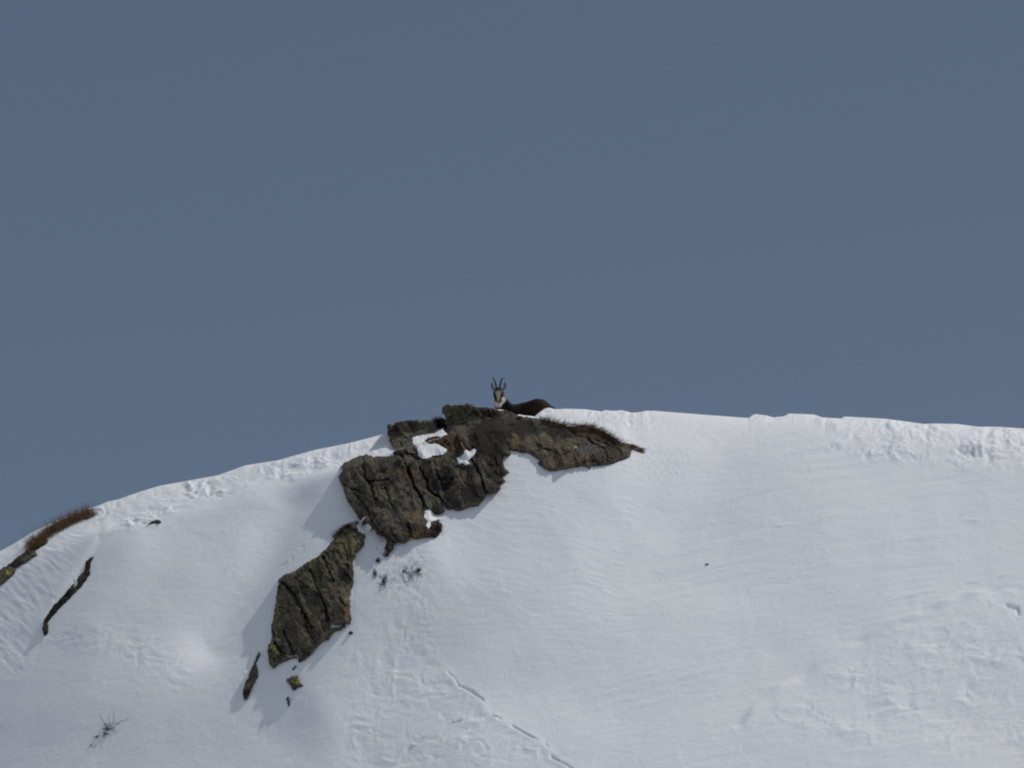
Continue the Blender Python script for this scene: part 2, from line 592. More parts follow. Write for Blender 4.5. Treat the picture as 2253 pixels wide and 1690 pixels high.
def hill(c, d, det):
    """height of the snow, c = column (x/d), d = distance"""
    c = np.asarray(c, float)
    zs = zc_of(_smooth_T(c)); zf = zc_of(sil_T(c))
    z = CAM[2] + zs[:, None] + g_prof(d)[None]
    z = z + (zf - zs)[:, None] * np.exp(-((d[None] - (DC - 0.05)) / 0.55) ** 2)
    wx = c[:, None] * np.maximum(d, 45.0)[None]
    px, py = project(wx, np.broadcast_to(d[None], z.shape), z)
    vis = (sstep(47, 49, d) * sstep(63, 60.8, d))[None] * sstep(0.5, .2, np.abs(c))[:, None]
    fade = sstep(DC + 0.2, DC - 0.5, d)[None]
    z = z + macro(px, py) * vis * fade
    if det:
        keep = 1.0
        if ALLROCK:
            rd = np.min([near(px, py, r, 24, True) for r in ALLROCK], axis=0)
            keep = 0.25 + 0.75 * sstep(2, 20, rd)
            # ragged little lips and melt hollows where the snow meets rock
            z = z + vis * fade * sstep(14, 2, rd) * sstep(-0.2, 0.5, noise2(px / 40., py / 40., 142)) * sstep(1500, 1400, px) * (0.012 * noise2(px / 9., py / 8., 140) + 0.004 * noise2(px / 4., py / 4., 141))
        z = z + detail(px, py) * vis * (0.35 + 0.65 * fade) * keep
    if det:      # settle the crest on its surveyed outline
        tgt = sil_T(c)
        win = (d > 55) & (d < 66)
        for _ in range(4):
            q = (z[:, win] - CAM[2]) / d[win][None]
            k_ = q.argmax(1)
            dcr = d[win][k_]
            e = (tgt - q.max(1)) * dcr
            e = np.where(np.abs(c) < 0.3, e, 0)
            z = z + e[:, None] * np.exp(-((d[None] - dcr[:, None]) / np.where(e > 0, 0.5, 0.9)[:, None]) ** 2)
    # valley floor in front and behind
    zz = z
    k = 1.5
    fl = 0.0 - 0.0 * d
    z = np.where(d[None] < 55, np.logaddexp(zz * k, fl * k) / k, zz)
    floor_b = -60.0
    z = np.where(d[None] > 62, np.maximum(z, floor_b), z)
    return z


# depth table: for a column and an elevation tangent, where the eye meets the hill
_tc = np.linspace(-0.135, 0.135, 720)
_td = np.linspace(46, 61.2, 900)
_z = hill(_tc, _td, False)
_TT = np.maximum.accumulate((_z - CAM[2]) / _td[None], axis=1)
_tq = np.linspace(0.10, 0.24, 700)
_tab = np.empty((len(_tc), len(_tq)))
for i in range(len(_tc)):
    tt = _TT[i] + np.arange(len(_td)) * 1e-9
    _tab[i] = np.interp(_tq, tt, _td)
    _tab[i] = np.minimum(_tab[i], DC + 0.05)


def tdepth(px, py):
    u, T = uT(px, py)
    a = np.clip((u - _tc[0]) / (_tc[1] - _tc[0]), 0, len(_tc) - 1.001)
    b = np.clip((T - _tq[0]) / (_tq[1] - _tq[0]), 0, len(_tq) - 1.001)
    i, j = a.astype(int), b.astype(int)
    fa, fb = a - i, b - j
    return (_tab[i, j] * (1 - fa) * (1 - fb) + _tab[i + 1, j] * fa * (1 - fb) + _tab[i, j + 1] * (1 - fa) * fb + _tab[i + 1, j + 1] * fa * fb)


print('depths', [(y, round(float(tdepth(np.array([x]), np.array([y]))[0]), 2)) for x in (900, 1050, 1300) for y in (900, 920, 940, 960, 980, 1000, 1040, 1100)])
# ------------------------------------------------------------------ rocks
M2 = 0.0063      # metres per photo pixel at the outcrop


def facets(px, py, cell, amp, seed):
    r = np.random.default_rng(seed)
    x0, x1, y0, y1 = px.min(), px.max(), py.min(), py.max()
    n = int((x1 - x0) * (y1 - y0) / cell ** 2) + 6
    S = np.stack([r.uniform(x0, x1, n), r.uniform(y0, y1, n)], -1)
    h = r.uniform(-1, 1, n); gx = r.normal(0, 1, n); gy = r.normal(0, 1, n)
    # cells are drawn out along the layering
    ca, sa = math.cos(math.radians(64)), math.sin(math.radians(64))

    def tr(x, y):
        return (x * ca + y * sa) / 2.4, (-x * sa + y * ca)
    qx, qy = tr(px + 3 * noise2(px / 13, py / 13, seed), py + 3 * noise2(px / 13, py / 13, seed + 1))
    sx_, sy_ = tr(S[:, 0], S[:, 1])
    best = np.full(px.shape, 1e9); out = np.zeros(px.shape)
    for i in range(n):
        d2 = (qx - sx_[i]) ** 2 + (qy - sy_[i]) ** 2
        v = h[i] + 0.6 * (gx[i] * (px - S[i, 0]) + gy[i] * (py - S[i, 1])) / cell
        m = d2 < best
        best = np.where(m, d2, best); out = np.where(m, v, out)
    return out * amp


FRONTS = []


def rock(name, label, cat, free, snow, P, L, cracks=(), tints=(), mat=None, back=0.45, rough=1.0, step=1.7, lay=1.0, seed=1,
         tilt=(0, 0), group=None, extra=None, cap=None):
    poly = list(free) + list(snow)
    A = np.array(poly, float)
    mg = 22
    x0, y0 = A.min(0) - mg; x1, y1 = A.max(0) + mg
    gx = np.arange(x0, x1, step); gy = np.arange(y0, y1, step)
    PX, PY = np.meshgrid(gx, gy, indexing='ij')
    if callable(P):
        P = P(PX, PY)
    jx = 1.9 * noise2(PX / 8, PY / 8, seed + 50) + 0.8 * noise2(PX / 3.2, PY / 3.2, seed + 52)
    jy = 1.9 * noise2(PX / 8, PY / 8, seed + 51) + 0.8 * noise2(PX / 3.2, PY / 3.2, seed + 53)
    QX, QY = PX + jx * rough, PY + jy * rough
    dv = seg_dist(QX, QY, poly, True)
    ins = inside(QX, QY, poly)
    sdV = np.where(ins, -dv, dv)
    if snow:
        sline = [free[-1]] + list(snow) + [free[0]] if False else list(snow)
        ds = seg_dist(QX, QY, sline)
        sds = np.where(ins, ds, -ds)
        K = np.minimum(sdV, np.where(ins, -1e3, ds - 10))
        K = np.where(ins, sdV, np.minimum(sdV, ds - 10.0))
        # buried strip only beyond the snow edge
        K = np.where(ins, np.minimum(sdV, -0.0 - np.minimum(dv, 99)), K)
        prot = np.where(sds > 0, P * (1 - np.exp(-np.maximum(sds, 0) / L)) + min(0.05, 0.3 * np.min(P)) * sstep(0, 3, sds), sds * 0.02)
        w_ = sstep(0, 14, sds)
    else:
        K = sdV; sds = -sdV
        prot = np.zeros(PX.shape) + P; w_ = 1.0
    base = tdepth(PX, PY)
    if cap is not None:
        base = -np.logaddexp(-base * 8, -cap * 8) / 8
    fr = seg_dist(QX, QY, list(free))
    F = base - prot
    F = F + 0.05 * np.exp(-fr / 2.0)
    F = F - w_ * facets(PX, PY, 38, 0.052 * rough, seed) - w_ * facets(PX, PY, 17, 0.024 * rough, seed + 5) - w_ * facets(PX, PY, 8, 0.008 * rough, seed + 6)
    # layers, steep, down to the right
    q = (PX * math.cos(math.radians(28)) - PY * math.sin(math.radians(28))) / 17.0 + 0.7 * noise2(PX / 60, PY / 60, seed + 7)
    qi = np.floor(q); qf = q - qi
    lv = (_hash(qi, qi * 0, qi * 0, seed) & 1023) / 1023.0
    F = F - w_ * lay * (0.030 * lv + 0.018 * qf)
    F = F - w_ * 0.012 * rough * fbm2(PX / 34, PY / 34, seed + 9, 5, 0.6)
    F = F + tilt[0] * (PX - A[:, 0].mean()) * M2 + tilt[1] * (PY - A[:, 1].mean()) * M2
    for (pts, wd, dp) in cracks:
        dcr = seg_dist(PX + 2.5 * noise2(PX / 9, PY / 9, seed + 20), PY + 2.5 * noise2(PX / 9, PY / 9, seed + 21), pts)
        F = F + dp * np.clip(1.25 - dcr / (wd * (0.7 + 0.6 * np.abs(noise2(PX / 12, PY / 12, seed + 22)))), 0, 1)
    if extra is not None:
        F = extra(PX, PY, F)
    FRONTS.append((x0, y0, step, np.where(K < 0, F, 1e9)))
    dmin = F[K < 3].min() - 0.06
    Bk = np.minimum(base + back, DC + 0.75)
    dmax = Bk[K < 3].max() + 0.08
    st = step * M2 * 1.15
    gd = np.arange(dmin, dmax, st)
    D = gd[None, None, :]
    zb = (gd - dmin)[None, None, :]
    vol = np.maximum(K[:, :, None] * M2 + 0.02 * np.clip(D - F[:, :, None] - 0.3, 0, 2), (F[:, :, None] - D) * 0.75)
    vol = np.maximum(vol, D - Bk[:, :, None])
    X3, Y3 = (PX * M2)[:, :, None], (PY * M2)[:, :, None]
    vol = vol + rough * 0.009 * fbm3(X3 * 9, Y3 * 9, D * 9, seed + 30, 3, 0.6)
    vol[0] = vol[-1] = 1; vol[:, 0] = vol[:, -1] = 1; vol[:, :, 0] = vol[:, :, -1] = 1
    V, Q = surface_nets(vol.astype(np.float32))
    vx, vy, vd = x0 + V[:, 0] * step, y0 + V[:, 1] * step, dmin + V[:, 2] * st
    W = pt(vx, vy, vd)
    cols = np.zeros((len(W), 4))
    wx = vx + 7 * noise2(vx / 12, vy / 12, seed + 40); wy = vy + 7 * noise2(vx / 12, vy / 12, seed + 41)
    for (cx, cy, rx, ry, rgb, s) in tints:
        m = s * sstep(1.25, 0.75, np.hypot((wx - cx) / rx, (wy - cy) / ry))
        a0 = cols[:, 3]
        a1 = m + a0 * (1 - m)
        k = np.where(a1 > 1e-4, m / np.maximum(a1, 1e-4), 0)[:, None]
        cols[:, :3] = cols[:, :3] * (1 - k) + np.array(rgb)[None] * k
        cols[:, 3] = a1
    # speckled edges to every stain
    sp_n = fbm2(vx / 4.0, vy / 4.0, seed + 44, 2)
    cols[:, 3] *= sstep(-1.1, 0.1, sp_n + 1.6 * (cols[:, 3] - 0.3))
    o = mesh_obj(name, W, Q, mat or ROCK, True, cols)
    recenter(o, base_of(W))
    tag(o, label, cat, group)
    ALLROCK.append(poly)
    return o


def front(px, py):
    """distance of the foremost rock or snow face at a photo pixel"""
    px = np.asarray(px, float); py = np.asarray(py, float)
    best = tdepth(px, py)
    for (x0, y0, st, F) in FRONTS:
        i = np.clip(((px - x0) / st), 0, F.shape[0] - 1).round().astype(int)
        j = np.clip(((py - y0) / st), 0, F.shape[1] - 1).round().astype(int)
        ok = (px >= x0) & (py >= y0) & (px <= x0 + st * F.shape[0]) & (py <= y0 + st * F.shape[1])
        best = np.where(ok, np.minimum(best, F[i, j]), best)
    return best


BLACK = (0.010, 0.0095, 0.0095); BROWN = (0.065, 0.040, 0.022); OLIVE = (0.145, 0.137, 0.082); GREY = (0.11, 0.105, 0.095)
RED = (0.095, 0.060, 0.040); TAN = (0.125, 0.095, 0.065); YEL = (0.36, 0.32, 0.14); OCH = (0.165, 0.115, 0.060)

# the top slab with its long right arm
A_free = [(1020, 1000), (1012, 975), (1000, 953), (990, 938), (983, 927), (977, 915), (973.5, 905), (972.5, 896), (976, 891.5), (982, 890), (1000, 891),
          (1014, 890), (1030, 887.5), (1041, 889), (1049, 895.5), (1060, 895.5), (1075, 896), (1088, 900), (1100, 902), (1114, 902.5), (1129, 908.5),
          (1140, 913.5), (1159, 916), (1172, 918), (1186, 921), (1199, 924), (1224, 929), (1239, 933), (1250, 938), (1265, 937),
          (1283, 933.5), (1301, 939.5), (1315, 943), (1330, 949.5), (1351, 962.5), (1369, 975), (1380, 974), (1389, 977), (1390.5, 984)]
A_snow = [(1390.5, 984), (1389, 1000), (1383, 1007.5), (1366, 1014.5), (1337, 1023), (1318, 1025.5), (1299.5, 1027), (1300, 1033.5), (1290, 1028),
          (1279, 1027), (1257, 1030), (1241, 1034), (1221, 1036.5), (1207, 1037), (1195, 1030.5), (1183.5, 1021), (1186.5, 1014.5),
          (1175, 1006), (1160, 997), (1149, 996), (1129, 991), (1121, 990), (1125, 1003), (1109, 1005.5), (1106, 1022.5),
          (1114, 1034), (1121, 1039.5), (1103, 1050.5), (1114, 1060), (1100, 1067), (1103, 1074), (1094, 1084), (1072, 1090), (1055, 1100)]
rock('rock_slab', 'dark lichen-crusted slab at the top of the outcrop, its long arm running right under the lying chamois', 'rock',
     A_free, A_snow, lambda x, y: 0.28 - 0.17 * sstep(1090, 1180, x), 10,
     cracks=[([(1036, 1011), (1052, 1034), (1060, 1056), (1068, 1082)], 2.5, 0.16), ([(990, 940), (1010, 965), (1030, 990)], 3, 0.10),
             ([(1060, 905), (1090, 925), (1120, 940), (1170, 952)], 2.2, 0.05), ([(1290, 968), (1315, 980), (1330, 990)], 2.0, 0.08),
             ([(1240, 940), (1270, 960), (1310, 968), (1350, 985)], 2.4, 0.06)],
     tints=[(1075, 965, 46, 48, BLACK, .8), (1092, 1030, 18, 45, BLACK, .75), (1150, 945, 38, 20, BLACK, .8), (1120, 930, 40, 16, (0.03, .03, .03), .7),
            (1235, 950, 40, 14, BLACK, .75), (1300, 952, 48, 12, (0.045, 0.028, 0.016), .85), (1340, 965, 22, 10, (0.045, 0.028, 0.016), .85),
            (1010, 905, 34, 16, (0.10, .095, .06), .5), (1043, 915, 16, 14, OLIVE, .6), (1240, 1000, 55, 22, TAN, .55), (1225, 1022, 30, 14, TAN, .8),
            (1170, 965, 16, 10, TAN, .6), (1137, 965, 9, 9, (0.14, .10, .055), .8), (1140, 985, 20, 8, (0.11, .085, .05), .7), (1290, 985, 22, 9, (0.085, .09, .088), .8),
            (1213, 970, 9, 4, OLIVE, .9), (1195, 957, 6, 4, OLIVE, .8), (1267, 987, 5, 3, (0.34, .34, .10), .95), (1160, 998, 20, 5, (0.12, .06, .025), .7),
            (1345, 1000, 35, 14, (0.05, .045, .035), .6), (1002, 965, 8, 12, BROWN, .7)],
     seed=11, back=1.2, rough=0.9, cap=59.0)

B_free = [(868, 1024), (866.5, 1000), (866, 992), (863, 978), (857.5, 970), (853.5, 954), (851.5, 940), (853, 935), (857, 932), (862, 936), (868, 934),
          (872.5, 928.5), (894, 925.5), (921, 925.5), (957, 924.5), (973, 921.5), (985, 925), (1010, 960), (1030, 985), (1040, 1010), (1030, 1030), (950, 1030)]
rock('rock_block', 'squat block left of the summit slab, against the sky, snow pocket in front', 'rock', B_free, [], 0.24, 14,
     cracks=[([(880, 975), (888, 992), (905, 1003), (925, 1012)], 4, 0.14), ([(868, 940), (885, 958), (905, 975)], 2.5, 0.07),
             ([(958, 924), (972, 940), (985, 950)], 8, 0.22)],
     tints=[(970, 930, 14, 12, BLACK, .9), (880, 1000, 14, 8, BLACK, .85), (890, 953, 18, 9, OLIVE, .55), (905, 995, 8, 12, OLIVE, .6), (995, 975, 26, 20, BROWN, .85),
            (965, 968, 30, 10, BROWN, .8), (930, 940, 36, 12, (0.085, .08, .065), .5), (925, 926, 4, 2.5, (0.3, .33, .07), .9), (860, 985, 5, 16, (0.07, .035, .02), .7)],
     seed=23, back=1.2, rough=0.9, cap=58.9,
     extra=lambda px, py, F: F + 0.10 * sstep(950, 965, py) * sstep(900, 925, px))

C_free = [(845, 1182), (838, 1180), (828, 1174.5), (819, 1161), (807, 1152), (790, 1145), (783, 1131), (771, 1114), (760, 1096.5), (754, 1074), (748.5, 1062.5),
          (743, 1047), (754, 1038), (749.5, 1026.5), (762, 1015), (786.5, 1004), (807, 999), (822, 1004), (841, 1003), (860, 1002), (876, 1002),
          (900, 1012), (919, 1013), (930, 1010), (944, 1006), (982, 1006), (1005, 1015), (1020, 1012), (1033, 1014), (1044, 1024), (1051, 1036), (1057, 1050),
          (1061, 1065), (1069, 1089)]
C_snow = [(1069, 1091), (1065, 1100), (1052, 1114), (1030, 1117.5), (1016, 1124.5), (1005, 1124), (993, 1121.5), (982, 1122), (974, 1130), (957, 1133),
          (950, 1136), (958, 1142), (972, 1150), (972.5, 1158), (968.5, 1174.5), (961, 1183), (932, 1183), (919, 1188), (902, 1186), (891, 1195), (868, 1196), (864, 1212), (853, 1218), (846, 1206), (851, 1190)]
rock('rock_mass', 'broad brown rock mass in the middle of the outcrop, split by deep slanting cracks', 'rock', C_free, C_snow, lambda x, y: 0.31 - 0.18 * sstep(900, 1010, x + 0.3 * (y - 1080)) * sstep(1020, 1090, y), 18,
     cracks=[([(893, 1018), (898.5, 1036), (910, 1068), (925, 1091), (938, 1122)], 3.6, 0.26),
             ([(925, 1030), (938, 1055), (944, 1078), (953, 1088), (967, 1093), (980, 1121)], 3.0, 0.24),
             ([(798, 1010), (803.5, 1051), (812, 1063), (817, 1074), (826, 1100)], 3.4, 0.15), ([(811, 1062), (830, 1057), (855, 1055)], 2.4, 0.14),
             ([(848, 1075), (853, 1089), (858, 1108), (872, 1123)], 2.6, 0.11), ([(898, 1150), (902, 1169), (905, 1188)], 2.6, 0.14),
             ([(780, 1085), (790, 1097), (809, 1121), (819, 1150), (835, 1172)], 2.8, 0.10), ([(760, 1068), (775, 1078), (800, 1083)], 2.6, 0.08),
             ([(862, 1172), (872, 1185), (880, 1192)], 2.2, 0.09), ([(1000, 1020), (985, 1045), (1010, 1075)], 1.6, 0.03)],
     tints=[(1015, 1062, 34, 30, TAN, .6), (975, 1062, 23, 18, (0.018, .018, .021), .95), (962, 1045, 24, 10, (0.022, .022, .022), .6), (972, 1060, 3, 2.2, YEL, 1),
            (985, 1105, 28, 14, (0.035, .034, .034), .7), (1035, 1085, 20, 22, (0.045, .042, .035), .5), (1033, 1112, 5, 6, OCH, .7), (870, 1040, 20, 12, RED, .65), (895, 1040, 10, 16, BROWN, .7),
            (810, 1015, 14, 12, OLIVE, .45), (900, 1135, 26, 14, OCH, .55), (915, 1178, 12, 10, (0.17, .12, .04), .7), (880, 1120, 20, 30, GREY, .45), (950, 1110, 12, 12, OLIVE, .5),
            (768, 1050, 10, 18, (0.08, .075, .05), .5), (840, 1085, 12, 12, OLIVE, .5), (860, 1095, 4, 12, (0.22, .17, .11), .5), (860, 1125, 8, 6, OLIVE, .6), (952, 1006, 18, 5, (0.12, .08, .04), .6),
            (935, 1165, 25, 14, (0.07, .045, .03), .6), (958, 1170, 12, 14, (0.02, .02, .022), .8), (790, 1140, 10, 16, (0.035, .02, .016), .7), (800, 1095, 22, 34, (0.032, .032, .03), .5),
            (1055, 1075, 9, 20, (0.09, .075, .05), .6), (847, 1207, 10, 14, (0.05, .04, .035), .8)],
     seed=37, back=0.5)

D_free = [(598, 1466), (594, 1464), (588, 1443), (589, 1421), (598, 1406), (596, 1382), (602, 1353), (606, 1324), (609.5, 1294), (612, 1278), (617, 1269),
          (630, 1262), (647, 1257), (672, 1238), (699, 1224), (711, 1212), (725, 1197), (740, 1176), (752, 1161), (768, 1150), (784, 1146), (797, 1156)]
D_snow = [(799, 1163), (803, 1180), (801, 1201), (784, 1218), (777, 1238), (778, 1263), (779, 1283), (771, 1304), (771, 1337), (773, 1371), (750, 1386),
          (732, 1392), (723, 1408), (709, 1412), (693, 1430), (682, 1443), (658, 1460), (650, 1448), (635, 1452), (615, 1460), (600.5, 1473)]
rock('rock', 'lichen-green tapering rock below the main rock, grooved like leaning boards', 'rock', D_free, D_snow, lambda x, y: 0.27 - 0.12 * sstep(1290, 1420, y), 22,
     cracks=[([(621, 1281), (650, 1310), (666, 1345), (682, 1376), (701, 1404)], 4.2, 0.20), ([(682, 1255), (695, 1288), (711, 1325), (723, 1361), (733, 1378)], 3.4, 0.18),
             ([(711, 1225), (723, 1255), (734, 1281)], 3.2, 0.15), ([(746, 1316), (757, 1332)], 3, 0.10), ([(625, 1386), (641, 1427), (655, 1448)], 3, 0.14),
             ([(604, 1412), (621, 1440), (648, 1445)], 3.2, 0.16), ([(672, 1370), (680, 1392), (695, 1415)], 2.2, 0.10), ([(608, 1335), (635, 1340), (650, 1345)], 1.8, 0.05),
             ([(723, 1378), (745, 1378), (765, 1372)], 3.2, 0.10), ([(752, 1195), (762, 1215), (765, 1235)], 2.2, 0.08), ([(715, 1215), (730, 1235)], 2.5, 0.08)],
     tints=[(765, 1195, 20, 24, (0.14, .13, .065), .7), (757, 1240, 12, 12, OLIVE, .5), (765, 1265, 14, 26, (0.035, .033, .03), .75), (735, 1290, 8, 16, RED, .7), (760, 1345, 10, 18, (0.11, .055, .035), .7),
            (760, 1320, 10, 7, OLIVE, .7), (600, 1425, 8, 5, (0.22, .22, .06), .8), (690, 1365, 12, 22, OLIVE, .5), (660, 1395, 14, 20, OLIVE, .35), (745, 1175, 14, 10, (0.06, .035, .028), .6),
            (692, 1395, 7, 14, TAN, .6), (640, 1300, 12, 22, (0.03, .03, .03), .55)],
     mat=ROCK_LICHEN, seed=53, back=0.45, rough=0.95)

G_free = [(-60, 1300), (-60, 1290), (-40, 1276), (0, 1252), (18, 1241), (41, 1223), (55, 1211), (69, 1201), (84, 1192), (97, 1184)]
G_snow = [(97, 1184), (108, 1192), (100, 1199), (88, 1205), (77, 1211), (84, 1222), (69, 1230), (58, 1237), (35, 1252), (33, 1262), (14, 1277), (0, 1288), (-40, 1316), (-60, 1320)]
rock('rock_ledge', 'low dark rock rim at the left edge, grass above it', 'rock', G_free, G_snow, 0.14, 8,
     tints=[(20, 1258, 6, 7, (0.28, .33, .06), .95), (28, 1262, 5, 7, (0.14, .06, .03), .8), (5, 1280, 18, 12, OLIVE, .4), (70, 1203, 34, 12, (0.02, .016, .018), .85), (20, 1238, 40, 9, (0.02, .018, .022), .7)],
     mat=ROCK_LICHEN, seed=61, rough=0.7, lay=.4)

H_free = [(89, 1412), (97, 1398), (92, 1387), (96, 1366), (112, 1338), (141, 1308), (166, 1277), (186, 1253), (186, 1236), (197, 1228), (219, 1215.5)]
H_snow = [(219, 1215.5), (206, 1228), (200, 1238), (198, 1264), (178, 1293), (152, 1319), (120, 1351), (106, 1369), (107, 1391), (97, 1404)]
rock('rock_rib', 'narrow dark rock rib curving down through the snow on the left', 'rock', H_free, H_snow, 0.05, 4,
     tints=[(185, 1245, 50, 50, (0.025, .018, .017), .85), (120, 1345, 50, 90, (0.022, .017, .016), .85), (175, 1272, 11, 9, (0.10, .075, .05), .7), (160, 1290, 8, 8, (0.07, .055, .045), .5)], seed=71, rough=0.8, lay=.3, step=1.4)

E_free = [(543, 1540), (535, 1538), (534, 1518), (546, 1486), (557, 1459), (566, 1438), (571, 1432)]
E_snow = [(572, 1443), (565, 1459), (569, 1486), (558, 1510), (548, 1532)]
rock('rock_sliver', 'upright sliver of brown rock below and left of the lower rock', 'rock', E_free, E_snow, 0.05, 4,
     tints=[(540, 1530, 10, 10, (0.025, .015, .015), .8), (552, 1500, 10, 24, (0.09, .075, .05), .6)], seed=83, rough=0.6, lay=.3, step=1.4)

rock('rock', 'small green-speckled rock poking from the snow under the lower rock', 'rock',
     [(638, 1510), (630, 1498), (631, 1492), (645, 1487), (655, 1486)], [(660, 1499), (664, 1505), (670, 1511), (658, 1512), (647, 1521)], 0.06, 4,
     tints=[(648, 1502, 8, 8, (0.17, .16, .05), .7)], seed=91, rough=0.8, lay=.3, step=1.3, mat=ROCK_LICHEN)
rock('stone', 'thin dark stone almost buried under the small green-speckled rock', 'rock',
     [(632, 1552), (629, 1536), (634, 1532)], [(638, 1545), (639, 1556)], 0.04, 4, seed=92, rough=0.5, lay=.2, step=1.3)
rock('stone', 'small dark stone in the slope high on the left, above the rock rib', 'rock',
     [(319, 1159), (334, 1147), (344, 1142.5), (353, 1145)], [(355, 1149), (350, 1154), (342, 1151), (328, 1156)], 0.09, 4,
     tints=[(346, 1149, 14, 6, (0.03, .02, .02), .7)], seed=93, rough=0.5, lay=.2, step=1.3)
rock('stone', 'tiny dark stone just under the foot of the lower rock', 'rock',
     [(641, 1471), (650, 1463)], [(654, 1466), (646, 1474)], 0.07, 4, seed=94, rough=0.4, lay=.2, step=1.2)
rock('pebble', 'reddish pebble in the snow right of the lower rock', 'pebble',
     [(766, 1394), (767, 1389), (773, 1388)], [(777, 1391), (776, 1396), (770, 1397)], 0.06, 4,
     tints=[(771, 1392, 12, 12, (0.06, .025, .02), .8)], seed=95, rough=0.4, lay=.2, step=1.2)
rock('pebble', 'lone dark pebble out on the open slope to the right', 'pebble',
     [(1550, 1242), (1555, 1239)], [(1561, 1241), (1556, 1244)], 0.05, 3, seed=96, rough=0.3, lay=.2, step=1.1)

# ------------------------------------------------------------------ snow sheet
def spread(a, b, n, p):
    return a + (b - a) * np.linspace(0, 1, n) ** p


cs = np.concatenate([-spread(0.131, 7.0, 60, 3.2)[::-1], np.linspace(-0.131, 0.131, 1190)[1:-1], spread(0.131, 7.0, 60, 3.2)])
ds_ = np.concatenate([-spread(0, 150, 12, 1.5)[::-1][:-1], np.linspace(0, 44, 30), np.linspace(44, 50, 60)[1:], np.linspace(50, 58, 500)[1:],
                      np.linspace(58, 60.8, 240)[1:], np.linspace(60.8, 66, 60)[1:], 66 + spread(0, 700, 40, 2.5)[1:]])
Z = hill(cs, ds_, True)
X = cs[:, None] * np.maximum(ds_, 45.0)[None]
Y = np.broadcast_to(ds_[None], Z.shape)
nv, nd = Z.shape
ii, jj = np.meshgrid(np.arange(nv - 1), np.arange(nd - 1), indexing='ij')
b0 = (ii * nd + jj).ravel()
Fq = np.stack([b0, b0 + nd, b0 + nd + 1, b0 + 1], -1)
px_, py_ = project(X, Y, Z)
tc = np.zeros((nv * nd, 4), np.float32)
# faint soil stains where ground nearly shows through
stain = np.zeros(nv * nd)
pxr, pyr = px_.ravel(), py_.ravel()
selv = (pxr > 560) & (pxr < 1320) & (pyr > 1000) & (pyr < 1560) & (Y.ravel() < 60.2) & (Y.ravel() > 48)
sxv, syv = pxr[selv], pyr[selv]
st_ = 0.22 * polymask(sxv, syv, [(800, 1200), (930, 1210), (960, 1300), (930, 1420), (860, 1420), (800, 1300)], 40) * sstep(0.0, 0.8, fbm2(sxv / 14, syv / 14, 301, 3) + 0.25)
stain[selv] = st_
tc[:, :3] = (0.50, 0.47, 0.44)
tc[:, 3] = np.clip(stain, 0, 0.6)
snow = mesh_obj('snow_slope', np.stack([X, Y, Z], -1).reshape(-1, 3), Fq, SNOW, True, tc)
tag(snow, 'white wind-packed snow slope rounding up to a crest under a grey-blue sky', 'snow slope', kind='structure')


def zsnow(px, py):
    return pt(px, py, tdepth(px, py))


# ------------------------------------------------------------------ snow patches lying on the rocks
def patch(name, label, poly, thick, seed, cat='snow patch'):
    A = np.array(poly, float)
    step = 1.2
    x0, y0 = A.min(0) - 8; x1, y1 = A.max(0) + 8
    gx = np.arange(x0, x1, step); gy = np.arange(y0, y1, step)
    PX, PY = np.meshgrid(gx, gy, indexing='ij')
    QX = PX + 1.0 * noise2(PX / 6, PY / 6, seed); QY = PY + 1.0 * noise2(PX / 6, PY / 6, seed + 1)
    dv = seg_dist(QX, QY, poly, True)
    s = np.where(inside(QX, QY, poly), dv, -dv)
    fr = front(PX, PY)
    # smooth the rock under the patch
    f = fr.copy()
    f = np.where(f > 1e8, tdepth(PX, PY), f)
    for _ in range(30):
        f[1:-1, 1:-1] = (f[:-2, 1:-1] + f[2:, 1:-1] + f[1:-1, :-2] + f[1:-1, 2:]) / 4
    top = f - thick * np.sqrt(np.clip(s, 0, 9) / 9.0) - 0.004 - 0.012 * noise2(PX / 9, PY / 9, seed + 4)
    top = np.where((s > 0) & (fr < 1e8), np.minimum(top, fr - 0.022 * np.sqrt(np.clip(s, 0, 4) / 4)), top)
    dmin, dmax = f.min() - thick - 0.06, f.max() + 0.12
    st = 0.009
    gd = np.arange(dmin, dmax, st)
    D = gd[None, None]
    r = 0.02
    a = -s[:, :, None] * M2
    vol = np.maximum(np.maximum(a, (top[:, :, None] - D) * .8), D - f[:, :, None] - 0.07)
    vol = vol + 0.003 * fbm3((PX * M2)[:, :, None] * 25, (PY * M2)[:, :, None] * 25, D * 25, seed, 2)
    vol[0] = vol[-1] = 1; vol[:, 0] = vol[:, -1] = 1; vol[:, :, 0] = vol[:, :, -1] = 1
    V, Q = surface_nets(vol.astype(np.float32))
    W = pt(x0 + V[:, 0] * step, y0 + V[:, 1] * step, dmin + V[:, 2] * st)
    o = mesh_obj(name, W, Q, SNOW, True, np.zeros((len(W), 4)))
    recenter(o, base_of(W))
    tag(o, label, cat, 'snow patches caught on the rocks')
    return o


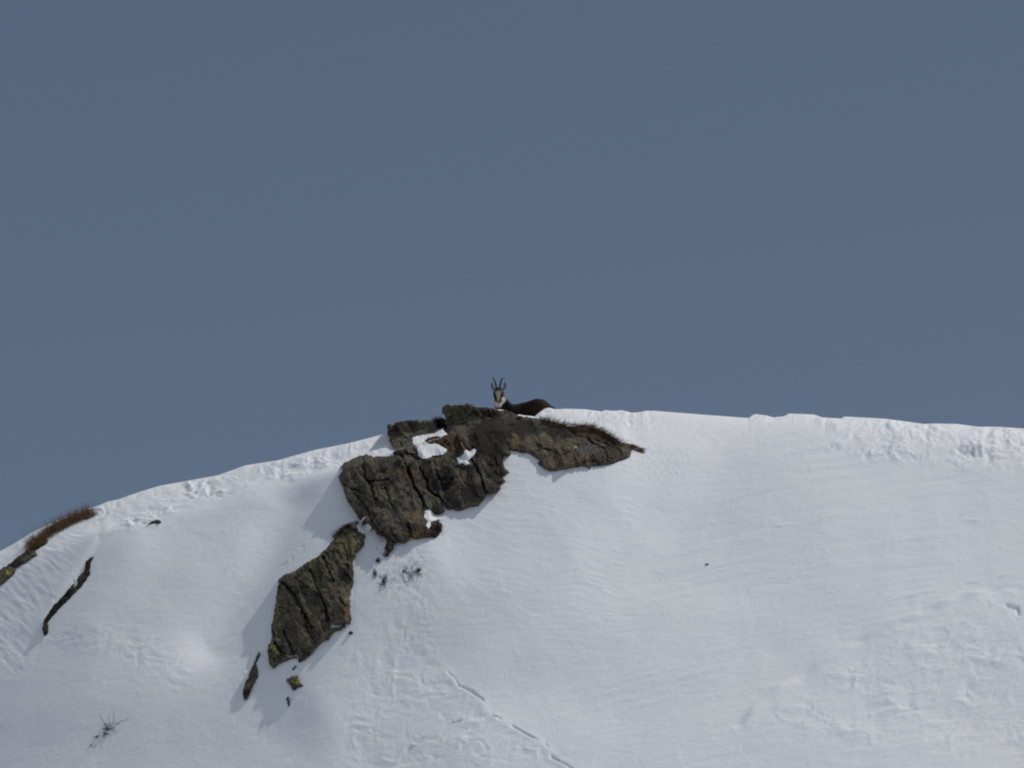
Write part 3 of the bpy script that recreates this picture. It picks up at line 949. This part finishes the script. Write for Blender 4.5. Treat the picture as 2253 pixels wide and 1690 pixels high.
patch('snow_patch', 'largest snow pocket on the rocks, C-shaped, in front of the upper block',
      [(906.5, 965), (916, 959.5), (935, 956.5), (955, 954), (966, 947), (975, 941), (977, 948), (985, 956), (978, 958), (970, 963), (959, 960), (942, 964), (934, 969),
       (946, 977), (959, 975.5), (975, 984), (984, 989.5), (981, 997), (970, 1002), (951, 1003), (942, 1010), (929, 1010), (920, 1003), (917, 985), (908, 977)], 0.07, 401)
patch('snow_patch', 'small forked snow scrap between the summit slab and the main rock',
      [(1004, 1007), (1012, 1006), (1019, 1000), (1021, 992), (1027, 989), (1034, 995), (1042, 987), (1049.5, 990.5), (1046, 998), (1035, 1010), (1028, 1014),
       (1035, 1020), (1026, 1024.5), (1018, 1020), (1008, 1021)], 0.10, 411)
patch('snow_patch', 'snow scrap in the notch at the lower right foot of the main rock',
      [(935, 1123), (944, 1120), (952, 1129), (961, 1136), (972, 1140), (972, 1144), (955, 1146), (948, 1149), (948, 1158), (942, 1165), (935, 1157), (941, 1147), (933, 1139)], 0.05, 421)
patch('snow_patch', 'tiny snow tongue at the left edge of the main rock above the lower rock',
      [(784, 1158), (790, 1148), (797, 1141), (806, 1134), (800, 1144), (795, 1150), (800, 1156), (810, 1152), (818, 1160), (812, 1172), (800, 1176), (790, 1170)], 0.04, 431)

# ------------------------------------------------------------------ loose chunks of snow
for k, (cx, cy, s, lb) in enumerate([(914, 1638, 7, 'pale snow block near the bottom edge, lowest of the loose blocks left of the crack'),
                                     (1012, 1584, 7, 'flat pale snow block left of the crack, the one with a smaller block beside it'),
                                     (1000, 1587, 4.5, 'small snow crumb touching the flat pale block left of the crack'),
                                     (1090, 1574, 6, 'slanting snow block leaning on the crack itself'),
                                     (932, 1622, 4, 'small snow crumb above the lowest loose block')]):
    P0 = zsnow(cx, cy)
    n = 26
    r2 = np.random.default_rng(500 + k)
    import bmesh
    bm = bmesh.new()
    for _ in range(n):
        v = r2.normal(size=3); v /= np.linalg.norm(v)
        v = np.sign(v) * np.abs(v) ** 0.7
        bm.verts.new(Vector(v * np.array([1.25, 0.9, 0.42]) * s * M2 * 0.9 * r2.uniform(0.8, 1.05)))
    bmesh.ops.convex_hull(bm, input=bm.verts)
    bmesh.ops.delete(bm, geom=[v for v in bm.verts if not v.link_faces], context='VERTS')
    bmesh.ops.bevel(bm, geom=bm.edges[:], offset=0.004, segments=1, affect='EDGES')
    me = bpy.data.meshes.new('snow_chunk'); bm.to_mesh(me); bm.free()
    me.color_attributes.new('tint', 'FLOAT_COLOR', 'POINT').data.foreach_set('color', [0.0] * (4 * len(me.vertices)))
    me.materials.append(SNOW)
    o = bpy.data.objects.new('snow_chunk', me); C.objects.link(o)
    o.location = P0 + np.array([0, 0.0, 0.0]); o.rotation_euler = (0.62, r2.uniform(-.5, .2), 0)
    tag(o, lb, 'snow block', 'loose snow blocks')

# ------------------------------------------------------------------ grass
def grass_mat(name, c1, c2):
    m, nt, b = new_mat(name, 0.9, 0.05)
    pos = N(nt, 'ShaderNodeNewGeometry').outputs['Position']
    col = mixc(nt, ramp(nt, noise_node(nt, pos, 18, 3), [(0.35, 0.0), (0.65, 1.0)]), c1, c2)
    nt.links.new(col, b.inputs['Base Color'])
    return m


STRAW = grass_mat('dry_grass', (0.10, 0.058, 0.032), (0.24, 0.155, 0.080))
DARKG = grass_mat('dark_heath', (0.022, 0.015, 0.010), (0.075, 0.042, 0.022))
STEM = grass_mat('woody_stem', (0.07, 0.05, 0.045), (0.13, 0.08, 0.07))


def blades(name, roots, length, lean, mat, width=0.0035, seed=0, spreadf=0.5):
    """roots: (n,3) world points; many bent blades in one mesh"""
    r = np.random.default_rng(seed)
    n = len(roots)
    ln = length * r.uniform(0.25, 1.15, n) * np.clip(0.75 + 0.55 * noise2(roots[:, 0] * 5, roots[:, 0] * 0 + seed, 3) + 0.3 * noise2(roots[:, 0] * 17, roots[:, 2] * 9, 4), 0.3, 1.5)
    dirv = np.asarray(lean, float)[None] + r.normal(0, spreadf, (n, 3))
    dirv /= np.linalg.norm(dirv, axis=1)[:, None]
    bend = r.normal(0, 0.35, (n, 3)); bend[:, 2] -= 0.25
    side = np.cross(dirv, r.normal(size=(n, 3))); side /= np.linalg.norm(side, axis=1)[:, None]
    V = []; F = []
    segs = 4
    for k in range(segs):
        t = k / (segs - 1)
        c = roots + dirv * (ln * t)[:, None] + bend * (ln * t * t * 0.6)[:, None]
        wd = width * (1 - 0.85 * t)
        V.append(c - side * wd / 2); V.append(c + side * wd / 2)
    V = np.stack(V, 1)
    fs = np.array([[2 * k, 2 * k + 1, 2 * k + 3, 2 * k + 2] for k in range(segs - 1)])
    Fa = (np.arange(n)[:, None, None] * (2 * segs) + fs[None]).reshape(-1, 4)
    W = V.reshape(-1, 3)
    o = mesh_obj(name, W, Fa, mat, False)
    recenter(o, base_of(W))
    return o


def along(line, n, jx, jy, seed):
    r = np.random.default_rng(seed)
    P = np.array(line, float)
    L = np.r_[0, np.cumsum(np.hypot(*np.diff(P, axis=0).T))]
    t = r.uniform(0, L[-1], n)
    return np.interp(t, L, P[:, 0]) + r.normal(0, jx, n), np.interp(t, L, P[:, 1]) + r.uniform(-1, 1, n) * jy, t / L[-1]


def roots_at(x, y, lift=0.0, dj=0.03, seed=0, maxd=None):
    r = np.random.default_rng(seed)
    d = front(x, y)
    if maxd is not None:
        d = np.minimum(d, maxd)
    return pt(x, y, d + r.uniform(-0.2, 1, len(x)) * dj - lift)


# grass fringe above the edge rock, on the skyline at the left
x, y, t = along([(62, 1208), (80, 1198), (98, 1184), (113, 1171), (139, 1157), (173, 1141), (208, 1132)], 5200, 4, 9, 601)
o = blades('dry_grass', roots_at(x, y, 0.0, 0.10, 602), 0.19, (-0.2, -0.05, 0.85), STRAW, 0.005, 603, 0.5)
tag(o, 'ginger-brown dry grass fringe on the skyline above the rock rim at the left edge', 'grass', kind='stuff')
x, y, t = along([(1190, 928), (1230, 937), (1265, 944), (1290, 943), (1320, 951), (1345, 966), (1372, 982)], 2600, 4, 9, 611)
o = blades('grass_mat', roots_at(x, y, 0.01, 0.06, 612), 0.10, (0.1, -0.15, 0.6), DARKG, 0.0055, 613, 0.5)
tag(o, 'dark brown grass mat along the top of the right arm of the summit slab', 'grass', kind='stuff')
x, y, t = along([(1215, 932), (1260, 940), (1280, 936), (1300, 941), (1325, 950)], 260, 6, 3, 621)
o = blades('grass_wisps', roots_at(x, y, 0.01, 0.04, 622), 0.17, (0.05, 0.0, 1.0), STRAW, 0.003, 623, 0.45)
tag(o, 'thin straw wisps rising over the snow from the dark grass mat', 'grass', kind='stuff')
x, y, t = along([(1386, 981), (1400, 988), (1412, 992)], 800, 2, 5, 631)
o = blades('grass_tuft', roots_at(x, y, 0.01, 0.03, 632), 0.09, (0.9, -0.1, -0.15), STRAW, 0.005, 633, 0.2)
tag(o, 'flattened ochre grass tuft trailing off the right tip of the summit slab', 'grass', kind='stuff')
x, y, t = along([(735, 1186), (748, 1170), (760, 1160), (775, 1158)], 520, 3, 3, 641)
o = blades('heath_tuft', roots_at(x, y, 0.01, 0.03, 642), 0.085, (-0.4, -0.1, 0.8), DARKG, 0.005, 643, 0.4)
tag(o, 'reddish dark tuft on the top of the lower rock', 'grass', kind='stuff')
x, y, t = along([(955, 922), (966, 917), (975, 918)], 160, 3, 3, 651)
o = blades('heath_tuft', roots_at(x, y + 5, 0.0, 0.03, 652), 0.08, (-0.5, 0, 0.6), DARKG, 0.005, 653, 0.4)
tag(o, 'small dark tuft in the notch between the upper block and the summit slab', 'grass', kind='stuff')

# heath clumps breaking through the snow below the main rock
for k, (cx, cy, rx, ry, n, lb) in enumerate([
        (887, 1264, 11, 13, 420, 'largest dark heath clump breaking through the snow below the main rock'),
        (919, 1257, 7, 9, 220, 'dark heath clump just right of the largest one below the main rock'),
        (841, 1286, 6, 9, 200, 'reddish heath clump lowest in the snow gap beside the lower rock'),
        (824, 1262, 3, 7, 90, 'narrow heath clump nearest the lower rock'),
        (833, 1232, 4, 6, 90, 'small heath clump highest in the snow gap, right of the lower rock'),
        (858, 1216, 10, 8, 260, 'dark heath hanging under the foot of the main rock'),
        (962, 1160, 8, 14, 330, 'black heath clump at the lower right corner of the main rock')]):
    r3 = np.random.default_rng(700 + k)
    a = r3.uniform(0, 6.28, n); q = np.sqrt(r3.uniform(0, 1, n))
    # several uneven sub-clumps and a thin halo
    nk = 5; ox = r3.normal(0, rx * 0.55, nk); oy = r3.normal(0, ry * 0.55, nk); wk = r3.dirichlet(np.ones(nk) * 0.8)
    n = int(n * 3.0); rx *= 1.35; ry *= 1.3; which = r3.choice(nk, n, p=wk); spr = r3.uniform(0.18, 0.5, nk)[which] * np.where(r3.uniform(size=n) < .25, 2.2, 1)
    x = cx + ox[which] + r3.normal(0, 1, n) * rx * spr; y = cy + oy[which] + r3.normal(0, 1, n) * ry * spr
    o = blades('heath_clump', roots_at(x, y, -0.005, 0.02, 710 + k), 0.040, (0, -0.3, 0.6), DARKG, 0.0085, 720 + k, 0.9)
    tag(o, lb, 'heath', 'heath clumps in the snow gap', kind='stuff')


# ------------------------------------------------------------------ twiggy shrub in the snow, lower left
def tube(pts, rads, sides=6, cap=True):
    P = np.array(pts, float); n = len(P)
    V = []; F = []
    T = np.gradient(P, axis=0)
    T /= np.linalg.norm(T, axis=1)[:, None]
    up = np.array([0.0, 1.0, 0.1])
    for i in range(n):
        a = np.cross(T[i], up); a /= np.linalg.norm(a) + 1e-9
        b = np.cross(T[i], a)
        for s in range(sides):
            th = 2 * math.pi * s / sides
            V.append(P[i] + rads[i] * (math.cos(th) * a + math.sin(th) * b))
    for i in range(n - 1):
        for s in range(sides):
            F.append((i * sides + s, i * sides + (s + 1) % sides, (i + 1) * sides + (s + 1) % sides, (i + 1) * sides + s))
    V.append(P[0]); V.append(P[-1]); a0 = len(V) - 2
    for s in range(sides):
        F.append((a0, (s + 1) % sides, s, s))
        F.append((a0 + 1, (n - 1) * sides + s, (n - 1) * sides + (s + 1) % sides, (n - 1) * sides + (s + 1) % sides))
    return V, F


def poly_obj(name, V, F, mat, smooth=True, parent=None, cols=None):
    me = bpy.data.meshes.new(name)
    F2 = []
    for f in F:
        g = []
        for i in f:
            if i not in g: g.append(int(i))
        F2.append(g)
    me.from_pydata([tuple(map(float, v)) for v in V], [], F2)
    me.update()
    me.polygons.foreach_set('use_smooth', [smooth] * len(me.polygons))
    if cols is not None:
        a = me.color_attributes.new('tint', 'FLOAT_COLOR', 'POINT')
        a.data.foreach_set('color', np.asarray(cols, np.float32).ravel())
    me.materials.append(mat)
    o = bpy.data.objects.new(name, me); C.objects.link(o)
    if parent is not None: o.parent = parent
    return o


c0 = zsnow(236, 1606)
shrub = bpy.data.objects.new('twig_shrub', None); C.objects.link(shrub); shrub.location = c0
tag(shrub, 'bare twiggy shrub sticking out of the snow near the lower left corner', 'shrub')
twigs = [[(236, 1606), (229, 1592), (219, 1573)], [(236, 1606), (240, 1592), (239.5, 1571)], [(244, 1600), (250, 1588), (252, 1564)],
         [(229, 1592), (236, 1594)], [(236, 1606), (245, 1601), (256, 1595)], [(256, 1595), (270, 1586), (284, 1578)],
         [(226, 1606), (238, 1603)], [(236, 1606), (232, 1616), (224, 1623)], [(232, 1616), (240, 1613), (244, 1619)], [(209, 1622), (216, 1620), (222, 1616)],
         [(240, 1604), (247, 1606), (249, 1600)]]
for k, tw in enumerate(twigs):
    V = []; r3 = np.random.default_rng(800 + k)
    A = np.array(tw, float)
    s = np.linspace(0, 1, 6)
    tt = np.linspace(0, 1, len(A))
    xs, ys = np.interp(s, tt, A[:, 0]) + r3.normal(0, 1.3, 6), np.interp(s, tt, A[:, 1]) + r3.normal(0, 1.3, 6)
    d0 = tdepth(xs[0:1], ys[0:1])[0]
    pp = pt(xs, ys, np.minimum(tdepth(xs, ys), d0 + 0.02) - 0.02 - 0.03 * s)
    V, F = tube(pp - c0, np.linspace(0.0042, 0.0018, 6), 5)
    poly_obj('twig', V, F, STEM, True, shrub)
r3 = np.random.default_rng(820)
x = np.r_[235 + r3.normal(0, 4, 60), 232 + r3.normal(0, 4, 60), 211 + r3.normal(0, 3, 30), 204 + r3.normal(0, 4, 26), 240 + r3.normal(0, 8, 40)]
y = np.r_[1604 + r3.normal(0, 2, 60), 1616 + r3.normal(0, 2.5, 60), 1622 + r3.normal(0, 1, 30), 1640 - 0.0 + r3.normal(0, 2, 26), 1598 + r3.normal(0, 4, 40)]
o = blades('dead_leaves', roots_at(x, y, 0.005, 0.01, 821), 0.03, (-0.4, -0.4, 0.4), DARKG, 0.010, 822, 0.6)
o.parent = shrub; o.location = Vector(o.location) - Vector(c0)

# ------------------------------------------------------------------ chamois
def make_coat():
    m, nt, b = new_mat('chamois_coat', 0.85, 0.1)
    at = N(nt, 'ShaderNodeAttribute', attribute_name='tint')
    pos = N(nt, 'ShaderNodeNewGeometry').outputs['Position']
    n = noise_node(nt, pos, 130, 3, 0.7)
    col = mixc(nt, 1.0, at.outputs['Color'], ramp(nt, n, [(0.3, 0.75), (0.7, 1.3)]), 'MULTIPLY')
    nt.links.new(col, b.inputs['Base Color'])
    bump(nt, b, [(n, 0.008, 0.6)])
    return m


COAT = make_coat()
HORN, hnt, hb = new_mat('horn', 0.75, 0.15)
hpos = N(hnt, 'ShaderNodeNewGeometry').outputs['Position']
hnt.links.new(mixc(hnt, noise_node(hnt, hpos, 90, 2), (0.010, 0.011, 0.014), (0.028, 0.027, 0.028)), hb.inputs['Base Color'])
EYE, ent, eb = new_mat('eye', 0.12, 0.6)
epos = N(ent, 'ShaderNodeNewGeometry').outputs['Position']
ent.links.new(mixc(ent, noise_node(ent, epos, 60, 2), (0.010, 0.006, 0.004), (0.022, 0.012, 0.006)), eb.inputs['Base Color'])

CD = 61.05                       # distance of the animal's head
SC = 61.9 / FPX                  # metres per photo pixel there
O = pt(1100.0, 900.0, CD)        # local origin


def L3(px, py, dy):
    """local coordinates (metres) of a point given as photo pixels + depth offset"""
    return np.array([(px - 1100.0) * SC, dy, (900.0 - py) * SC * 1.01 + dy * 0.2])


def capsule(P, a, b, ra, rb, sq=(1, 1, 1)):
    q = np.array(sq, float)
    p = P / q; a = a / q; b = b / q
    ab = b - a
    t = np.clip(((p - a) @ ab) / (ab @ ab + 1e-9), 0, 1)
    return np.linalg.norm(p - a - t[..., None] * ab, axis=-1) - (ra + (rb - ra) * t)


def smin(a, b, k):
    h = np.clip(0.5 + 0.5 * (b - a) / k, 0, 1)
    return b * (1 - h) + a * h - k * h * (1 - h)


def chamois_sdf(P):
    r = SC
    # trunk: chest, belly, loin, haunch
    s = capsule(P, L3(1134, 917, 0.22), L3(1158, 916, 0.28), 27 * r, 29.5 * r)
    s = smin(s, capsule(P, L3(1158, 916, 0.28), L3(1183, 912.5, 0.25), 29.5 * r, 33.5 * r), 0.03)
    s = smin(s, capsule(P, L3(1183, 912.5, 0.25), L3(1202, 919, 0.22), 33.5 * r, 27.5 * r), 0.03)
    s = smin(s, capsule(P, L3(1202, 919, 0.22), L3(1213, 930, 0.20), 26 * r, 18 * r), 0.03)
    # neck rising to the head
    s = smin(s, capsule(P, L3(1120, 915, 0.14), L3(1101, 880, 0.05), 22 * r, 11.5 * r), 0.05)
    # skull, cheeks, muzzle
    h = capsule(P, L3(1096.5, 863.5, 0.03), L3(1096.5, 866, -0.02), 11.3 * r, 10.8 * r, (1.0, 1, 1))
    h = smin(h, capsule(P, L3(1096.3, 868, -0.03), L3(1095.6, 881.5, -0.115), 10.2 * r, 5.6 * r), 0.02)
    h = smin(h, capsule(P, L3(1096.3, 876, 0.0), L3(1095.4, 886.5, -0.085), 9.0 * r, 4.8 * r), 0.02)
    # nose pad, lower lip
    h = smin(h, capsule(P, L3(1095.4, 883, -0.135), L3(1095.4, 884, -0.14), 3.0 * r, 2.8 * r), 0.012)
    for sg in (-1, 1):     # brow over each eye
        h = smin(h, capsule(P, L3(1096.5 + sg * 8.5, 861.5, -0.03), L3(1096.5 + sg * 9.5, 864, -0.015), 3.2 * r, 2.8 * r), 0.01)
    s = smin(s, h, 0.025)
    # throat
    s = smin(s, capsule(P, L3(1099, 884, 0.0), L3(1101, 900, 0.06), 10.5 * r, 13 * r), 0.03)
    # forelegs folded under the chest
    for dy in (0.06, 0.30):
        s = smin(s, capsule(P, L3(1125, 925, dy + .05), L3(1112, 938, dy), 10 * r, 7 * r), 0.03)
        s = smin(s, capsule(P, L3(1112, 938, dy), L3(1132, 945, dy - .02), 6 * r, 4 * r), 0.02)
        s = smin(s, capsule(P, L3(1132, 945, dy - .02), L3(1140, 947, dy - .02), 4.5 * r, 4.0 * r), 0.01)
    # thigh, hock and shank of the folded hind legs
    for dy in (0.10, 0.38):
        s = smin(s, capsule(P, L3(1197, 918, dy), L3(1172, 934, dy - .02), 20 * r, 13 * r), 0.03)
        s = smin(s, capsule(P, L3(1172, 936, dy - .02), L3(1205, 944, dy - .04), 9 * r, 5.5 * r), 0.02)
        s = smin(s, capsule(P, L3(1205, 944, dy - .04), L3(1180, 947, dy - .06), 5 * r, 4 * r), 0.015)
    # short tail
    s = smin(s, capsule(P, L3(1217, 922, 0.22), L3(1226, 934, 0.22), 5 * r, 2.5 * r), 0.02)
    return s


vs = 0.0062
lo = L3(1076, 955, 0) + np.array([0, -0.24, -0.04]); hi = L3(1242, 848, 0) + np.array([0, 0.62, 0.10])
gx, gy, gz = [np.arange(lo[i], hi[i], vs) for i in range(3)]
vol = np.empty((len(gx), len(gy), len(gz)), np.float32)
for i0 in range(0, len(gx), 24):
    G = np.stack(np.meshgrid(gx[i0:i0 + 24], gy, gz, indexing='ij'), -1)
    vol[i0:i0 + 24] = chamois_sdf(G) + 0.0016 * noise3(G[..., 0] * 60, G[..., 1] * 60, G[..., 2] * 30, 900)
vol[0] = vol[-1] = 1; vol[:, 0] = vol[:, -1] = 1; vol[:, :, 0] = vol[:, :, -1] = 1
V, Q = surface_nets(vol)
del vol
Vl = V * vs + lo


def coat(Pl):
    px = 1100 + Pl[:, 0] / SC
    py = 900 - (Pl[:, 2] - Pl[:, 1] * 0.2) / (SC * 1.01)
    dy = Pl[:, 1]
    n = len(px)
    c = np.tile(np.array([0.011, 0.0075, 0.006]), (n, 1))
    nz = noise3(Pl[:, 0] * 9, Pl[:, 1] * 9, Pl[:, 2] * 9, 911)

    def mixm(m, rgb):
        nonlocal c
        m = np.clip(m, 0, 1)[:, None]
        c = c * (1 - m) + np.array(rgb)[None] * m
    mixm(sstep(1145, 1185, px + 10 * nz) * sstep(878, 892, py) * .8, (0.032, 0.018, 0.013))
    mixm(sstep(1160, 1200, px) * sstep(905, 895, py) * sstep(880, 886, py) * .5, (0.050, 0.025, 0.016))
    head = sstep(0.06, 0.03, dy) * sstep(1114, 1110, px) * sstep(900, 892, py)
    dx = px - 1096.3
    ax = np.abs(dx)
    head = head * np.where(py > 883, 1 - sstep(883, 886, py) * sstep(6.0, 8.0, ax), 1)
    # whole face pale, then the dark pattern over it
    mixm(head, (0.42, 0.36, 0.275))
    mixm(head * sstep(861.0, 858.0, py + 0.10 * ax), (0.030, 0.022, 0.016))                  # dark crown
    mixm(head * np.exp(-(((ax - 5.6) / 2.2) ** 2 + ((py - 860) / 3.2) ** 2)), (0.035, 0.024, 0.016))   # tufts under the horns
    st = np.interp(py, [858, 863, 870, 878, 883], [10.0, 9.8, 8.0, 5.9, 5.0])
    wd = np.interp(py, [858, 863, 870, 878, 884], [1.6, 2.6, 3.9, 3.3, 1.6])
    stripe = sstep(1.25, 0.75, np.abs(ax - st) / wd) * sstep(857, 860, py) * sstep(886, 883, py)
    mixm(head * stripe, (0.010, 0.007, 0.006))
    mixm(head * stripe * (dx > 0) * .35, (0.045, 0.024, 0.012))
    mixm(head * sstep(11.0, 12.2, ax) * sstep(880, 876, py), (0.02, 0.014, .01))
    mixm(head * np.exp(-(((ax - 9.6) / 1.7) ** 2 + ((py - 861.2) / 2.2) ** 2)) * .7, (0.26, 0.20, 0.13))   # pale brow
    mixm(head * np.exp(-((dx / 3.2) ** 2 + ((py - 883.6) / 1.8) ** 2)) * 1.6, (0.016, 0.012, 0.012))   # nose
    mixm(head * np.exp(-((dx / 1.3) ** 2 + ((py - 887.2) / 1.6) ** 2)) * 1.2, (0.05, 0.03, 0.02))   # mouth
    mixm(head * sstep(884.5, 886, py) * sstep(893, 890, py) * sstep(.6, 1.6, ax) * sstep(7.5, 5.5, ax) * sstep(-0.03, -0.05, dy) * .8, (0.36, 0.33, 0.28))
    bib = sstep(0.085, 0.05, dy) * sstep(-0.075, -0.055, dy) * sstep(1.12, 0.92, np.hypot((px - 1101.5 - 0.25 * (882 - py)) / 10.2, (py - 881.5) / 12.5)) * sstep(872, 876, py)
    bib = bib * sstep(-2, 1.5, (897.5 - py) + 0.0 * px) * sstep(-1.5, 1.5, 14.5 - (px - 1097) - 1.0 * (py - 884))
    mixm(bib, (0.64, 0.61, 0.57))
    mixm(np.exp(-(((px - 1095.5) / 5) ** 2 + ((py - 894) / 3.0) ** 2)) * .7 * sstep(0.08, 0.04, dy), (0.30, 0.19, 0.13))
    return np.concatenate([c, np.ones((n, 1))], 1)


chamois = bpy.data.objects.new('chamois', None); C.objects.link(chamois); chamois.location = O
tag(chamois, 'dark brown chamois lying behind the top of the outcrop, horned head turned to the viewer', 'chamois')
body = mesh_obj('body', Vl, Q, COAT, True, coat(Vl), chamois)

# guard hairs on back, neck and haunch, standing off the skin
me = body.data
nn = len(me.vertices)
no = np.empty(nn * 3, np.float32); me.vertices.foreach_get('normal', no); no = no.reshape(-1, 3)
r9 = np.random.default_rng(930)
cand = np.nonzero(((Vl[:, 0] > L3(1108, 0, 0)[0]) & (no[:, 2] > -0.3)) | ((Vl[:, 1] > 0.02) & (Vl[:, 2] > 0)))[0]
pick = r9.choice(cand, 7000)
rt = Vl[pick] - no[pick] * 0.003
dirs = no[pick] * 0.75 + np.array([0.9, 0, -0.15])[None] + r9.normal(0, .18, (len(pick), 3))
dirs /= np.linalg.norm(dirs, axis=1)[:, None]
side = np.cross(dirs, r9.normal(size=dirs.shape)); side /= np.linalg.norm(side, axis=1)[:, None]
ln = r9.uniform(0.012, 0.034, len(pick))[:, None]
HV = np.stack([rt - side * .0015, rt + side * .0015, rt + dirs * ln], 1).reshape(-1, 3)
HF = np.arange(len(HV)).reshape(-1, 3)
hc = np.repeat(coat(rt), 3, axis=0)
mesh_obj('guard_hair', HV, HF, COAT, False, hc, chamois)

for sg, pts in ((-1, [(1092.3, 855, 0.0), (1091.2, 848, .005), (1089.6, 841.5, .005), (1087.9, 836.5, .0), (1085.9, 832, .015), (1084.2, 829.6, .04), (1083.2, 830.2, .065)]),
                (1, [(1099.5, 855, 0.0), (1100.1, 848, .005), (1101.3, 841.5, .005), (1102.9, 835.8, .0), (1105, 832, .015), (1107.3, 830.2, .04), (1108.8, 830.6, .065)])):
    P = np.array([L3(*p) for p in pts])
    V, F = tube(P, np.array([2.2, 2.0, 1.8, 1.6, 1.4, 1.1, .6]) * SC, 8)
    o = poly_obj('horn', V, F, HORN, True, chamois)
for sg, base, mid, tip in ((-1, (1087.2, 857.5, .04), (1083.2, 850, .03), (1082.2, 841, .03)), (1, (1106.0, 857.0, .04), (1110.6, 849.5, .03), (1109.3, 840, .03))):
    a, m_, t = [L3(*q) for q in (base, mid, tip)]
    V = []; F = []; cl = []
    nr = 9; ns = 8
    for layer in (0, 1):
        for i in range(nr):
            s = i / (nr - 1)
            c = (1 - s) ** 2 * a + 2 * s * (1 - s) * (2 * m_ - (a + t) / 2) + s * s * t
            wdt = (3.9 * SC) * math.sin(math.pi * min(1, (0.16 + 0.84 * s) ** 0.9)) ** 0.8 + 0.001
            for k in range(ns + 1):
                th = (k / ns - .5) * 2
                y = 0.016 * th * th * -1 + 0.008 + (0.004 if layer else 0)
                V.append(c + np.array([th * wdt, y, 0]))
                if layer == 0:
                    base_c = np.array([0.28, 0.25, 0.26]) * (1 - .4 * (abs(th) < .45)) if s < .8 else np.array([0.012, .012, .014])
                else:
                    base_c = np.array([0.07, .05, .045]) if s < .8 else np.array([0.012, .012, .014])
                cl.append(list(base_c) + [1])
    W_ = ns + 1
    for i in range(nr - 1):
        for k in range(ns):
            p = i * W_ + k
            F.append((p, p + 1, p + W_ + 1, p + W_))
            p2 = p + nr * W_
            F.append((p2, p2 + W_, p2 + W_ + 1, p2 + 1))
    for i in range(nr - 1):
        for k in (0, ns):
            p = i * W_ + k; p2 = p + nr * W_
            F.append((p, p + W_, p2 + W_, p2))
    poly_obj('ear', V, F, COAT, True, chamois, cl)
for sg in (-1, 1):
    c = L3(1096.5 + sg * 10.0, 864.5, -0.035)
    V, F = tube([c + np.array([0, 0.0, z]) for z in (-.009, -.006, 0, .006, .009)], [.002, .0075, .0095, .0075, .002], 8)
    poly_obj('eye', V, F, EYE, True, chamois)
print('script done')
